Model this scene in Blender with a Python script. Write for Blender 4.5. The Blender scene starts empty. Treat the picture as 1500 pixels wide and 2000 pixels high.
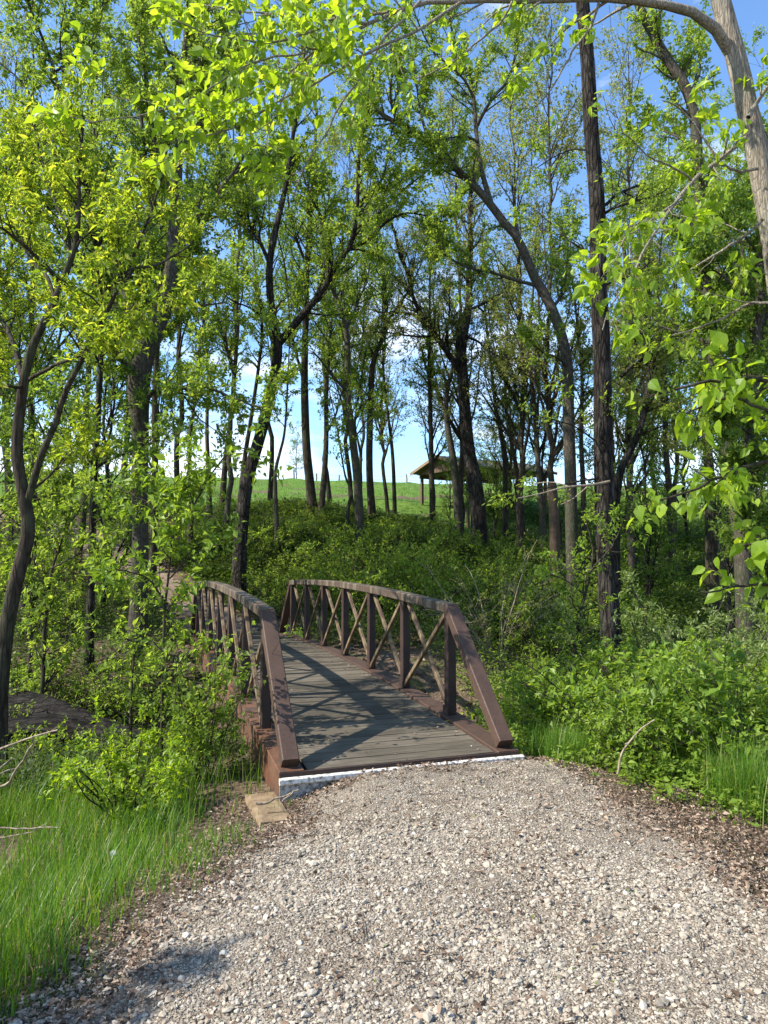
import bpy, math
import numpy as np
from mathutils import Vector

scn = bpy.context.scene
COL = scn.collection
rad = math.radians
F = 1444.0
EYE = 1.75
PITCH = math.atan(85.0 / F)
UPV = np.array([0.0, 0.0, 1.0])

# ------------------------------------------------------------------ basics
def P(px, py, d):
    """point of the photograph (1500x2000) at ground distance d in front of the camera"""
    dx, dy = (px - 750.0) / F, (1000.0 - py) / F
    c, s = math.cos(PITCH), math.sin(PITCH)
    v = np.array([dx, c - dy * s, s + dy * c])
    v = v * (d / v[1])
    return v + np.array([0, 0, EYE])

def G(px, py, z=-0.05):
    p = P(px, py, 1.0) - np.array([0, 0, EYE])
    k = (z - EYE) / p[2]
    return p[0] * k, p[1] * k

def build(name, chunks, mats, parent=None, smooth=False, origin=None):
    """chunks: list of (verts Nx3, faces MxK, [material index]) -> ONE mesh object"""
    Vs, off, ltot, lidx, midx = [], 0, [], [], []
    for ch in chunks:
        V, Fc = ch[0], ch[1]
        if len(V) == 0 or len(Fc) == 0:
            continue
        Fc = np.asarray(Fc, dtype=np.int64)
        Vs.append(np.asarray(V, dtype=np.float64))
        lidx.append((Fc + off).ravel())
        ltot.append(np.full(len(Fc), Fc.shape[1], dtype=np.int32))
        midx.append(np.full(len(Fc), ch[2] if len(ch) > 2 else 0, dtype=np.int32))
        off += len(V)
    V = np.concatenate(Vs); li = np.concatenate(lidx); lt = np.concatenate(ltot); mi = np.concatenate(midx)
    if origin is not None:
        V = V - np.asarray(origin)
    me = bpy.data.meshes.new(name)
    me.vertices.add(len(V)); me.vertices.foreach_set("co", V.astype(np.float32).ravel())
    me.loops.add(len(li)); me.loops.foreach_set("vertex_index", li.astype(np.int32))
    me.polygons.add(len(lt))
    ls = np.zeros(len(lt), dtype=np.int32); ls[1:] = np.cumsum(lt)[:-1]
    me.polygons.foreach_set("loop_start", ls); me.polygons.foreach_set("loop_total", lt)
    me.polygons.foreach_set("material_index", mi)
    me.polygons.foreach_set("use_smooth", np.full(len(lt), bool(smooth)))
    me.update(calc_edges=True); me.validate()
    for m in (mats if isinstance(mats, (list, tuple)) else [mats]):
        me.materials.append(m)
    o = bpy.data.objects.new(name, me); COL.objects.link(o)
    if parent is not None:
        o.parent = parent
    elif origin is not None:
        o.location = origin
    return o

def tag(o, label=None, cat=None, group=None, kind=None):
    if label: o["label"] = label
    if cat: o["category"] = cat
    if group: o["group"] = group
    if kind: o["kind"] = kind
    return o

def empty(name, loc, rz=0.0):
    o = bpy.data.objects.new(name, None); COL.objects.link(o)
    o.location = loc; o.rotation_euler = (0, 0, rz); o.empty_display_size = 0.2
    return o

def copy_tree(o, parent=None):
    c = o.copy(); COL.objects.link(c)
    if parent is not None: c.parent = parent
    for ch in list(o.children):
        copy_tree(ch, c)
    return c

def norm(v):
    return v / np.maximum(np.linalg.norm(v, axis=-1, keepdims=True), 1e-9)

def sstep(a, b, x):
    t = np.clip((np.asarray(x, float) - a) / (b - a), 0, 1)
    return t * t * (3 - 2 * t)

# ------------------------------------------------------------------ smooth value noise (numpy)
_nr = np.random.default_rng(5)
_NT = _nr.random((256, 256))
def vnoise(x, y, s=1.0):
    x = np.asarray(x, float) * s + 1000.3; y = np.asarray(y, float) * s + 1000.7
    xi = np.floor(x).astype(int); yi = np.floor(y).astype(int)
    fx = x - xi; fy = y - yi
    fx = fx * fx * (3 - 2 * fx); fy = fy * fy * (3 - 2 * fy)
    a = _NT[xi % 256, yi % 256]; b = _NT[(xi + 1) % 256, yi % 256]
    c = _NT[xi % 256, (yi + 1) % 256]; d = _NT[(xi + 1) % 256, (yi + 1) % 256]
    return (a * (1 - fx) + b * fx) * (1 - fy) + (c * (1 - fx) + d * fx) * fy - 0.5

# ------------------------------------------------------------------ bridge frame and terrain
BA = np.array([-0.317, 0.948]); BN = np.array([0.948, 0.317]); BO = np.array([0.185, 6.44])
BL = 11.0
def bridge_sv(x, y):
    ax, ay = x - BO[0], y - BO[1]
    return ax * BA[0] + ay * BA[1], ax * BN[0] + ay * BN[1]

DIRT = np.array([(-3.2, 16.4), (-4.2, 18.2), (-5.9, 20.3), (-8.6, 22.6), (-12.2, 25.5), (-17, 28.5)])
def poly_dist(x, y, pts):
    x = np.asarray(x, float); y = np.asarray(y, float)
    best = np.full(x.shape, 1e9)
    for (x0, y0), (x1, y1) in zip(pts[:-1], pts[1:]):
        ex, ey = x1 - x0, y1 - y0
        t = np.clip(((x - x0) * ex + (y - y0) * ey) / (ex * ex + ey * ey), 0, 1)
        best = np.minimum(best, np.hypot(x - x0 - t * ex, y - y0 - t * ey))
    return best

def inside(x, y, poly):
    x = np.asarray(x, float); y = np.asarray(y, float)
    r = np.zeros(x.shape, bool)
    n = len(poly)
    for i in range(n):
        x0, y0 = poly[i]; x1, y1 = poly[(i + 1) % n]
        c = ((y0 > y) != (y1 > y)) & (x < (x1 - x0) * (y - y0) / (y1 - y0 + 1e-12) + x0)
        r ^= c
    return r

def Z(x, y):
    x = np.asarray(x, float); y = np.asarray(y, float)
    s, v = bridge_sv(x, y)
    # near bank: a gravel ramp that falls away to the left and a little to the right
    near = np.full(x.shape, -0.03) - 0.06 * sstep(3.0, 6.3, y)
    near = near - 0.36 * sstep(-0.9, -3.4, v + 0.25 * np.clip(-s, 0, 9)) - 0.13 * sstep(1.0, 1.7, v + 0.55 * np.clip(-s, -1, 9) * -1.0)
    near = near + 0.045 * sstep(-1.6, -0.1, s) * sstep(-0.75, -0.3, v) - 0.15 * sstep(-0.45, -1.15, v) * sstep(-1.6, -0.2, s)
    sc = 5.2 - 0.25 * np.clip(v, -8, 8)
    amp = 0.95 + 0.95 * sstep(-3.0, 0.0, v)
    rav = -amp * np.exp(-((s - sc) / 2.3) ** 2)
    # far bank, wooded slope, field rising to a crest and then falling away
    hs = np.array([-50, 9, 12, 15, 18.5, 22.5, 27, 55, 70, 120, 400.])
    hz = np.array([-0.12, -0.12, 0.1, 0.75, 1.95, 3.15, 3.75, 7.9, 8.0, 5.2, 2.0])
    hill = np.interp(s + 0.13 * np.clip(v, 0, 40), hs, hz)
    hill = hill - 1.3 * sstep(3.5, 14, v) * sstep(14, 22, s) * (1 - sstep(24, 34, s))
    k = sstep(4.0, 9.5, s)
    z = near * (1 - k) + hill * k + rav
    z = z - 0.5 * sstep(4, 9, v) * sstep(-4, 4, s) * (1 - sstep(12, 20, s))
    far = sstep(7, 14, np.hypot(x, y))
    z = z + vnoise(x, y, 0.45) * 0.34 * far + vnoise(x, y, 1.7) * (0.02 + 0.1 * far) + vnoise(x, y, 5.0) * 0.018
    return z

def z1(x, y):
    return float(Z(np.array([x]), np.array([y]))[0])

# ------------------------------------------------------------------ materials
def newmat(name):
    m = bpy.data.materials.new(name); m.use_nodes = True
    nt = m.node_tree; nt.nodes.clear()
    out = nt.nodes.new("ShaderNodeOutputMaterial")
    return m, nt, out

def N(nt, typ, **kw):
    n = nt.nodes.new(typ)
    for k, v in kw.items():
        setattr(n, k, v)
    return n

def ramp(nt, fac, stops):
    r = N(nt, "ShaderNodeValToRGB")
    el = r.color_ramp.elements
    while len(el) < len(stops): el.new(0.5)
    for e, (p, c) in zip(el, stops):
        e.position = p; e.color = (*c, 1) if len(c) == 3 else c
    nt.links.new(fac, r.inputs[0])
    return r.outputs[0]

def noise(nt, vec, scale, detail=5, rough=0.6, dist=0.0):
    n = N(nt, "ShaderNodeTexNoise"); n.inputs["Scale"].default_value = scale
    n.inputs["Detail"].default_value = detail; n.inputs["Roughness"].default_value = rough
    n.inputs["Distortion"].default_value = dist
    nt.links.new(vec, n.inputs["Vector"])
    return n.outputs[0]

def mapping(nt, scale=(1, 1, 1), coord="Object"):
    t = N(nt, "ShaderNodeTexCoord"); mp = N(nt, "ShaderNodeMapping")
    mp.inputs["Scale"].default_value = scale
    nt.links.new(t.outputs[coord], mp.inputs["Vector"])
    return mp.outputs[0]

def mixc(nt, fac, a, b, mode="MIX"):
    m = N(nt, "ShaderNodeMix", data_type="RGBA", blend_type=mode)
    for sock, val in ((m.inputs[0], fac), (m.inputs[6], a), (m.inputs[7], b)):
        if isinstance(val, (int, float)): sock.default_value = val
        elif isinstance(val, tuple): sock.default_value = (*val, 1)
        else: nt.links.new(val, sock)
    return m.outputs[2]

def principled(nt, out, col, rough=0.8, spec=0.3, bump=None, bdist=0.02, bstr=1.0, metal=0.0):
    b = N(nt, "ShaderNodeBsdfPrincipled")
    if isinstance(col, tuple): b.inputs["Base Color"].default_value = (*col, 1)
    else: nt.links.new(col, b.inputs["Base Color"])
    if isinstance(rough, (int, float)): b.inputs["Roughness"].default_value = rough
    else: nt.links.new(rough, b.inputs["Roughness"])
    b.inputs["Specular IOR Level"].default_value = spec
    b.inputs["Metallic"].default_value = metal
    if bump is not None:
        bp = N(nt, "ShaderNodeBump"); bp.inputs["Distance"].default_value = bdist; bp.inputs["Strength"].default_value = bstr
        nt.links.new(bump, bp.inputs["Height"]); nt.links.new(bp.outputs[0], b.inputs["Normal"])
    nt.links.new(b.outputs[0], out.inputs[0])
    return b

def island(nt):
    return N(nt, "ShaderNodeNewGeometry").outputs["Random Per Island"]

def leaf_mat(name, stops, trans=0.5, tmul=(1.7, 1.5, 0.7), rough=0.5, spec=0.25):
    m, nt, out = newmat(name)
    col = ramp(nt, island(nt), stops)
    b = N(nt, "ShaderNodeBsdfPrincipled"); nt.links.new(col, b.inputs["Base Color"])
    b.inputs["Roughness"].default_value = rough; b.inputs["Specular IOR Level"].default_value = spec
    t = N(nt, "ShaderNodeBsdfTranslucent")
    nt.links.new(mixc(nt, 1.0, col, tmul, "MULTIPLY"), t.inputs[0])
    mx = N(nt, "ShaderNodeMixShader"); mx.inputs[0].default_value = trans
    nt.links.new(b.outputs[0], mx.inputs[1]); nt.links.new(t.outputs[0], mx.inputs[2])
    nt.links.new(mx.outputs[0], out.inputs[0])
    return m

def bark_mat(name, dark, light, patch=None, scale=1.0, zs=0.16, bd=0.03, vec=None, crack=9.0, cr=0.5):
    m, nt, out = newmat(name)
    v = mapping(nt, vec or (scale, scale, scale * zs))
    n1 = noise(nt, v, 22, 6, 0.68, 0.6)
    n2 = noise(nt, mapping(nt, (1, 1, 0.6)), 3.0, 5, 0.65)
    n3 = noise(nt, mapping(nt), 9.0, 3, 0.6)
    # furrows: cell borders of a warped, stretched pattern
    wv = N(nt, "ShaderNodeMix", data_type="VECTOR"); wv.inputs[0].default_value = 0.06
    nz = N(nt, "ShaderNodeTexNoise"); nz.inputs["Scale"].default_value = 6.0; nz.inputs["Detail"].default_value = 4
    nt.links.new(v, nz.inputs["Vector"]); nt.links.new(v, wv.inputs[4]); nt.links.new(nz.outputs["Color"], wv.inputs[5])
    vo = N(nt, "ShaderNodeTexVoronoi", feature="DISTANCE_TO_EDGE"); vo.inputs["Scale"].default_value = crack * 1.6
    nt.links.new(wv.outputs[1], vo.inputs["Vector"])
    edge = ramp(nt, vo.outputs["Distance"], [(0.0, (1 - cr, 1 - cr, 1 - cr)), (0.16, (1, 1, 1))])
    col = ramp(nt, n1, [(0.32, dark), (0.5, tuple(0.5 * (a + b) for a, b in zip(dark, light))), (0.68, light)])
    if patch:
        col = mixc(nt, ramp(nt, n2, [(0.48, (0, 0, 0)), (0.6, (0.9, 0.9, 0.9))]), col, patch)
    col = mixc(nt, ramp(nt, n3, [(0.3, (0, 0, 0)), (0.75, (0.45, 0.45, 0.45))]), col, dark)
    col = mixc(nt, 1.0, col, edge, "MULTIPLY")
    ad = N(nt, "ShaderNodeMath", operation="MULTIPLY"); nt.links.new(n1, ad.inputs[0]); nt.links.new(edge, ad.inputs[1])
    principled(nt, out, col, 0.92, 0.12, ad.outputs[0], bd, 1.0)
    return m

M = {}
M["bark"] = bark_mat("bark", (0.024, 0.018, 0.013), (0.115, 0.09, 0.066), (0.075, 0.078, 0.045))
M["bark_dark"] = bark_mat("dark_ridged_bark", (0.012, 0.010, 0.008), (0.078, 0.064, 0.051), (0.10, 0.088, 0.073), 0.9, 0.2, 0.07, None, 10.0, 0.75)
M["bark_pale"] = bark_mat("pale_bark", (0.15, 0.12, 0.085), (0.5, 0.43, 0.33), (0.28, 0.26, 0.2), 1.3, 0.14, 0.03, None, 22.0, 0.4)
M["bark_grey"] = bark_mat("grey_bark", (0.034, 0.029, 0.022), (0.145, 0.122, 0.096), (0.07, 0.078, 0.042), 1.2, 0.3, 0.02, None, 9.0, 0.4)
M["twig"] = bark_mat("bare_twig_wood", (0.2, 0.15, 0.1), (0.45, 0.37, 0.27), None, 1.5, 0.3, 0.005)
M["twiglet"] = bark_mat("weathered_twig_wood", (0.06, 0.045, 0.032), (0.22, 0.17, 0.12), None, 1.5, 0.3, 0.005)
M["log"] = bark_mat("fallen_log_bark", (0.008, 0.007, 0.006), (0.075, 0.064, 0.053), None, 0.7, 1.6, 0.09, (0.12, 0.75, 0.75))

M["leaf_yellow"] = leaf_mat("yellow_green_leaf", [(0, (0.075, 0.125, 0.012)), (0.35, (0.15, 0.215, 0.02)), (0.75, (0.235, 0.28, 0.028)), (1, (0.34, 0.36, 0.05))], 0.54, (2.4, 2.3, 1.1))
M["leaf_mid"] = leaf_mat("spring_green_leaf", [(0, (0.0952, 0.1568, 0.0202)), (0.6, (0.1568, 0.2296, 0.0336)), (1, (0.2296, 0.2968, 0.0616))], 0.54, (2.4, 2.2, 1.1))
M["leaf_deep"] = leaf_mat("deep_green_leaf", [(0, (0.0633, 0.1207, 0.0196)), (0.6, (0.1150, 0.1840, 0.0299)), (1, (0.1725, 0.2357, 0.0414))], 0.54, (2.3, 2.1, 1.1))
M["leaf_olive"] = leaf_mat("budding_olive_leaf", [(0, (0.1100, 0.1430, 0.0330)), (0.6, (0.1705, 0.1980, 0.0550)), (1, (0.2640, 0.2530, 0.1100))], 0.5, (2.2, 2.1, 1.1))
M["leaf_near"] = leaf_mat("bright_broad_leaf", [(0, (0.1300, 0.2150, 0.0160)), (0.6, (0.1900, 0.2900, 0.0240)), (1, (0.2700, 0.3600, 0.0450))], 0.54, (2.5, 2.2, 0.8), 0.42, 0.35)
M["leaf_shrub"] = leaf_mat("shrub_leaf", [(0, (0.0990, 0.1650, 0.0176)), (0.6, (0.1650, 0.2585, 0.0308)), (1, (0.2475, 0.3355, 0.0528))], 0.46, (2.2, 2.0, 0.9), 0.45, 0.3)
M["leaf_pale"] = leaf_mat("pale_olive_leaf", [(0, (0.095, 0.145, 0.03)), (0.6, (0.16, 0.22, 0.055)), (1, (0.3, 0.34, 0.16))], 0.42, (2.0, 1.9, 1.0))
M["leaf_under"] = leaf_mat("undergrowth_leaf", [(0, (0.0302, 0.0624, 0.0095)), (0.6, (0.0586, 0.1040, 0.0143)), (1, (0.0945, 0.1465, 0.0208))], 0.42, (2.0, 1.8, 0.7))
M["grass"] = leaf_mat("grass_blade", [(0, (0.0510, 0.1275, 0.0119)), (0.55, (0.0978, 0.2040, 0.0170)), (0.88, (0.1615, 0.2550, 0.0298)), (1, (0.3400, 0.2975, 0.1360))], 0.42, (1.9, 1.8, 0.7), 0.4, 0.35)
M["litter"] = leaf_mat("dead_leaf", [(0, (0.1030, 0.0655, 0.0439)), (0.5, (0.2246, 0.1544, 0.1076)), (0.9, (0.3744, 0.2808, 0.2059)), (1, (0.4867, 0.4025, 0.3089))], 0.12, (1.2, 1.1, 0.9), 0.8, 0.1)

def stone_mat():
    m, nt, out = newmat("crushed_stone")
    n = noise(nt, mapping(nt, (1, 1, 1)), 60, 3, 0.6)
    c = ramp(nt, island(nt), [(0, (0.10, 0.08, 0.06)), (0.15, (0.22, 0.187, 0.142)), (0.45, (0.345, 0.292, 0.218)), (0.8, (0.455, 0.4, 0.315)), (0.9, (0.24, 0.165, 0.105)), (0.94, (0.36, 0.31, 0.245)), (1, (0.6, 0.57, 0.505))])
    c = mixc(nt, 0.35, c, ramp(nt, n, [(0.3, (0.19, 0.16, 0.12)), (0.7, (0.5, 0.45, 0.37))]))
    principled(nt, out, c, 0.9, 0.15, n, 0.004)
    return m
M["stone"] = stone_mat()
def grit_mat():
    m, nt, out = newmat("stone_grit")
    a = noise(nt, mapping(nt), 1.7, 5, 0.6)
    c1 = ramp(nt, island(nt), [(0, (0.12, 0.09, 0.064)), (0.5, (0.25, 0.2, 0.145)), (1, (0.4, 0.335, 0.255))])
    c2 = ramp(nt, island(nt), [(0, (0.15, 0.12, 0.09)), (0.5, (0.32, 0.27, 0.205)), (1, (0.49, 0.435, 0.35))])
    principled(nt, out, mixc(nt, ramp(nt, a, [(0.4, (0, 0, 0)), (0.6, (1, 1, 1))]), c1, c2), 0.95, 0.1)
    return m
M["grit"] = grit_mat()

def ground_mat():
    m, nt, out = newmat("forest_floor")
    v = mapping(nt)
    a = noise(nt, v, 1.1, 6, 0.65); b = noise(nt, v, 22, 6, 0.7); c = noise(nt, v, 90, 3, 0.6)
    soil = ramp(nt, b, [(0.3, (0.06, 0.042, 0.029)), (0.5, (0.15, 0.105, 0.073)), (0.7, (0.27, 0.2, 0.145))])
    green = ramp(nt, c, [(0.3, (0.02, 0.04, 0.008)), (0.7, (0.07, 0.12, 0.018))])
    col = mixc(nt, ramp(nt, a, [(0.5, (0, 0, 0)), (0.62, (0.75, 0.75, 0.75))]), soil, green)
    principled(nt, out, col, 0.95, 0.1, b, 0.05)
    return m
M["ground"] = ground_mat()

def path_mat():
    m, nt, out = newmat("gravel_bed")
    v = mapping(nt)
    a = noise(nt, v, 1.6, 5, 0.6); b = noise(nt, v, 70, 5, 0.7)
    vo = N(nt, "ShaderNodeTexVoronoi"); vo.inputs["Scale"].default_value = 75; nt.links.new(v, vo.inputs["Vector"])
    c1 = ramp(nt, b, [(0.3, (0.11, 0.085, 0.062)), (0.55, (0.21, 0.17, 0.125)), (0.75, (0.32, 0.27, 0.21))])
    c2 = ramp(nt, vo.outputs["Color"], [(0.1, (0.13, 0.105, 0.08)), (0.6, (0.27, 0.23, 0.18)), (0.9, (0.40, 0.36, 0.3))])
    col = mixc(nt, ramp(nt, a, [(0.4, (0.25, 0.25, 0.25)), (0.6, (0.8, 0.8, 0.8))]), c1, c2)
    principled(nt, out, col, 0.95, 0.1, vo.outputs["Distance"], 0.012)
    return m
M["path"] = path_mat()

def simple_noise_mat(name, stops, scale, rough=0.85, spec=0.2, bd=0.01, mscale=(1, 1, 1), detail=6):
    m, nt, out = newmat(name)
    n = noise(nt, mapping(nt, mscale), scale, detail, 0.65)
    principled(nt, out, ramp(nt, n, stops), rough, spec, n, bd)
    return m
M["dirt"] = simple_noise_mat("trodden_dirt", [(0.3, (0.09, 0.062, 0.042)), (0.55, (0.22, 0.165, 0.12)), (0.75, (0.36, 0.29, 0.225))], 14, 0.95, 0.1, 0.03)
M["field"] = simple_noise_mat("meadow", [(0.3, (0.05, 0.10, 0.016)), (0.55, (0.105, 0.18, 0.028)), (0.8, (0.19, 0.25, 0.06))], 3.0, 0.95, 0.1, 0.05, (1, 1, 1), 8)
M["concrete"] = simple_noise_mat("tan_concrete", [(0.3, (0.14, 0.095, 0.055)), (0.6, (0.27, 0.195, 0.12)), (0.8, (0.35, 0.27, 0.18))], 9, 0.9, 0.15, 0.01)
M["shingle"] = simple_noise_mat("roof_shingle", [(0.3, (0.085, 0.078, 0.07)), (0.7, (0.18, 0.165, 0.148))], 30, 0.9, 0.1, 0.02, (1, 1, 3))
M["timber"] = simple_noise_mat("tan_timber", [(0.3, (0.15, 0.1, 0.06)), (0.7, (0.3, 0.21, 0.13))], 12, 0.8, 0.2, 0.004)
M["timber_dark"] = simple_noise_mat("brown_timber", [(0.3, (0.07, 0.045, 0.028)), (0.7, (0.15, 0.1, 0.065))], 12, 0.85, 0.2, 0.004)
M["greywood"] = simple_noise_mat("grey_post_wood", [(0.3, (0.14, 0.12, 0.1)), (0.7, (0.3, 0.27, 0.23))], 12, 0.9, 0.1, 0.004)
M["seed"] = simple_noise_mat("seed_fluff", [(0.3, (0.6, 0.6, 0.55)), (0.7, (0.8, 0.8, 0.76))], 30, 0.9, 0.1, 0.001)

def rust_mat(name, base, streak, lich=None):
    m, nt, out = newmat(name)
    v = mapping(nt)
    a = noise(nt, v, 3.2, 6, 0.65); b = noise(nt, v, 40, 5, 0.7); c = noise(nt, mapping(nt, (1, 1, 0.25)), 7, 5, 0.6)
    col = mixc(nt, ramp(nt, a, [(0.42, (0, 0, 0)), (0.66, (1, 1, 1))]), base, streak)
    col = mixc(nt, 0.3, col, ramp(nt, b, [(0.35, tuple(x * 0.45 for x in base)), (0.7, tuple(x * 1.5 for x in base))]))
    if lich:
        col = mixc(nt, ramp(nt, c, [(0.47, (0, 0, 0)), (0.62, (0.85, 0.85, 0.85))]), col, lich)
    principled(nt, out, col, ramp(nt, b, [(0.3, (0.5, 0.5, 0.5)), (0.7, (0.85, 0.85, 0.85))]), 0.35, b, 0.002)
    return m
M["rust"] = rust_mat("weathered_steel", (0.062, 0.036, 0.025), (0.088, 0.051, 0.034))
M["rust_orange"] = rust_mat("rusty_steel", (0.12, 0.05, 0.026), (0.15, 0.085, 0.052), (0.055, 0.042, 0.032))
M["rust_lichen"] = rust_mat("lichened_steel", (0.062, 0.04, 0.028), (0.1, 0.072, 0.05), (0.165, 0.137, 0.095))
M["rust_dark"] = rust_mat("dark_steel", (0.034, 0.02, 0.016), (0.06, 0.032, 0.022))
M["brace"] = rust_mat("flaking_steel", (0.075, 0.046, 0.03), (0.15, 0.105, 0.06), (0.21, 0.16, 0.085))
def white_mat():
    m, nt, out = newmat("chipped_white_paint")
    v = mapping(nt)
    a = noise(nt, v, 28, 5, 0.7)
    col = ramp(nt, a, [(0.36, (0.13, 0.1, 0.07)), (0.44, (0.45, 0.42, 0.37)), (0.58, (0.72, 0.69, 0.63))])
    principled(nt, out, col, 0.55, 0.35, a, 0.002)
    return m
M["white"] = white_mat()
M["plate"] = simple_noise_mat("flaked_plate_paint", [(0.34, (0.05, 0.042, 0.035)), (0.46, (0.24, 0.22, 0.19)), (0.62, (0.46, 0.44, 0.40))], 24, 0.8, 0.2, 0.004)
def plank_mat():
    m, nt, out = newmat("weathered_planks")
    g = noise(nt, mapping(nt, (1.2, 26, 26)), 2.2, 7, 0.65, 0.4)
    b = noise(nt, mapping(nt), 1.4, 5, 0.6)
    tone = ramp(nt, island(nt), [(0, (0.62, 0.62, 0.6)), (1, (1.15, 1.12, 1.08))])
    c = ramp(nt, g, [(0.3, (0.048, 0.040, 0.030)), (0.55, (0.112, 0.096, 0.072)), (0.75, (0.195, 0.170, 0.130))])
    c = mixc(nt, 1.0, c, tone, "MULTIPLY")
    c = mixc(nt, ramp(nt, b, [(0.5, (0, 0, 0)), (0.7, (0.45, 0.45, 0.45))]), c, (0.2, 0.17, 0.13))
    principled(nt, out, c, 0.85, 0.2, g, 0.004)
    return m
M["plank"] = plank_mat()

# ------------------------------------------------------------------ geometry helpers
def box(cx, cy, cz, sx, sy, sz):
    V = np.array([(x, y, z) for z in (-.5, .5) for y in (-.5, .5) for x in (-.5, .5)], float) * (sx, sy, sz) + (cx, cy, cz)
    Fc = np.array([(0, 2, 3, 1), (4, 5, 7, 6), (0, 1, 5, 4), (2, 6, 7, 3), (0, 4, 6, 2), (1, 3, 7, 5)])
    return V, Fc

def beam(path, w, h, up=(0, 0, 1), bev=0.12):
    """rectangular tube with chamfered edges swept along a path (world points)"""
    path = np.asarray(path, float); K = len(path)
    t = norm(np.gradient(path, axis=0)); up = np.asarray(up, float)
    side = norm(np.cross(t, up)); nn = norm(np.cross(side, t))
    a, b = w / 2, h / 2; c = bev * min(w, h)
    sec = [(-a + c, -b), (a - c, -b), (a, -b + c), (a, b - c), (a - c, b), (-a + c, b), (-a, b - c), (-a, -b + c)]
    V = np.concatenate([np.stack([path[k] + side[k] * u + nn[k] * v for u, v in sec]) for k in range(K)])
    q = [(k * 8 + i, k * 8 + (i + 1) % 8, k * 8 + 8 + (i + 1) % 8, k * 8 + 8 + i) for k in range(K - 1) for i in range(8)]
    caps = np.array([list(range(7, -1, -1)), [(K - 1) * 8 + i for i in range(8)]])
    return [(V, np.array(q)), (V, caps)]

def tubes(paths, radii, S, ridge=0.0, rng=None):
    paths = np.asarray(paths, float); radii = np.asarray(radii, float)
    n, K = radii.shape
    if n == 0: return np.zeros((0, 3)), np.zeros((0, 4), int)
    t = norm(np.gradient(paths, axis=1))
    ch = norm(paths[:, -1] - paths[:, 0])
    ref = np.where(np.abs(ch[:, 2:3]) > 0.8, np.array([[1.0, 0.13, 0]]), np.array([[0, 0.0, 1.0]]))
    n1 = norm(np.cross(t, ref[:, None, :])); n2 = np.cross(t, n1)
    ang = np.arange(S) * 2 * np.pi / S
    r = np.repeat(radii[:, :, None], S, axis=2)
    if ridge > 0:
        nz = rng.normal(size=(n, K, S))
        for _ in range(2):
            nz[:, 1:-1] = 0.25 * nz[:, :-2] + 0.5 * nz[:, 1:-1] + 0.25 * nz[:, 2:]
        r = r * (1 + ridge * nz + ridge * rng.normal(size=(n, 1, S)) * 0.8)
    V = paths[:, :, None, :] + n1[:, :, None, :] * (np.cos(ang)[None, None, :, None] * r[..., None]) + n2[:, :, None, :] * (np.sin(ang)[None, None, :, None] * r[..., None])
    i = np.arange(n)[:, None, None] * K * S; k = np.arange(K - 1)[None, :, None] * S; a = np.arange(S)[None, None, :]; a2 = (a + 1) % S
    q = np.stack([i + k + a, i + k + a2, i + k + S + a2, i + k + S + a], axis=-1).reshape(-1, 4)
    return V.reshape(-1, 3), q

def resample(pts, vals, K):
    pts = np.asarray(pts, float); vals = np.asarray(vals, float)
    for _ in range(2):
        a = pts[:-1] * 0.75 + pts[1:] * 0.25; b = pts[:-1] * 0.25 + pts[1:] * 0.75
        va = vals[:-1] * 0.75 + vals[1:] * 0.25; vb = vals[:-1] * 0.25 + vals[1:] * 0.75
        m = np.empty((2 * len(a), 3)); m[0::2] = a; m[1::2] = b
        mv = np.empty(2 * len(va)); mv[0::2] = va; mv[1::2] = vb
        pts = np.vstack([pts[:1], m, pts[-1:]]); vals = np.concatenate([vals[:1], mv, vals[-1:]])
    L = np.concatenate([[0], np.cumsum(np.linalg.norm(np.diff(pts, axis=0), axis=1))])
    t = np.linspace(0, L[-1], K)
    return np.stack([np.interp(t, L, pts[:, j]) for j in range(3)], axis=1), np.interp(t, L, vals)

def spawn(rng, paths, radii, dens, t0, t1, L0, L1, a0=0.5, a1=1.1, up=0.25, rfac=0.55, rmax=0.05, rmin=0.0025, K=6, wob=0.16, trop=0.05, taper=0.2, shrink=0.5):
    n, Kp, _ = paths.shape
    plen = np.linalg.norm(np.diff(paths, axis=1), axis=2).sum(1)
    cnt = rng.poisson(np.maximum(dens * plen * (t1 - t0), 0))
    idx = np.repeat(np.arange(n), cnt)
    Mn = len(idx)
    if Mn == 0: return np.zeros((0, K, 3)), np.zeros((0, K))
    t = rng.uniform(t0, t1, Mn); f = t * (Kp - 1); i0 = np.minimum(f.astype(int), Kp - 2); w = (f - i0)[:, None]
    pos = paths[idx, i0] * (1 - w) + paths[idx, i0 + 1] * w
    tan = norm(paths[idx, i0 + 1] - paths[idx, i0])
    r = radii[idx, i0] * (1 - w[:, 0]) + radii[idx, i0 + 1] * w[:, 0]
    rv = rng.normal(size=(Mn, 3)); perp = norm(rv - (rv * tan).sum(1, keepdims=True) * tan)
    a = rng.uniform(a0, a1, Mn)[:, None]
    d = norm(tan * np.cos(a) + perp * np.sin(a) + UPV * up)
    L = rng.uniform(L0, L1, Mn) * (1 - shrink * t)
    r0 = np.clip(r * rfac, rmin, rmax)
    out = np.zeros((Mn, K, 3)); out[:, 0] = pos
    for k in range(1, K):
        out[:, k] = out[:, k - 1] + d * (L / (K - 1))[:, None]
        d = norm(d + rng.normal(size=(Mn, 3)) * wob + UPV * trop)
    rr = r0[:, None] * np.linspace(1, taper, K)[None, :]
    return out, np.maximum(rr, rmin * 0.7)

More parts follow.
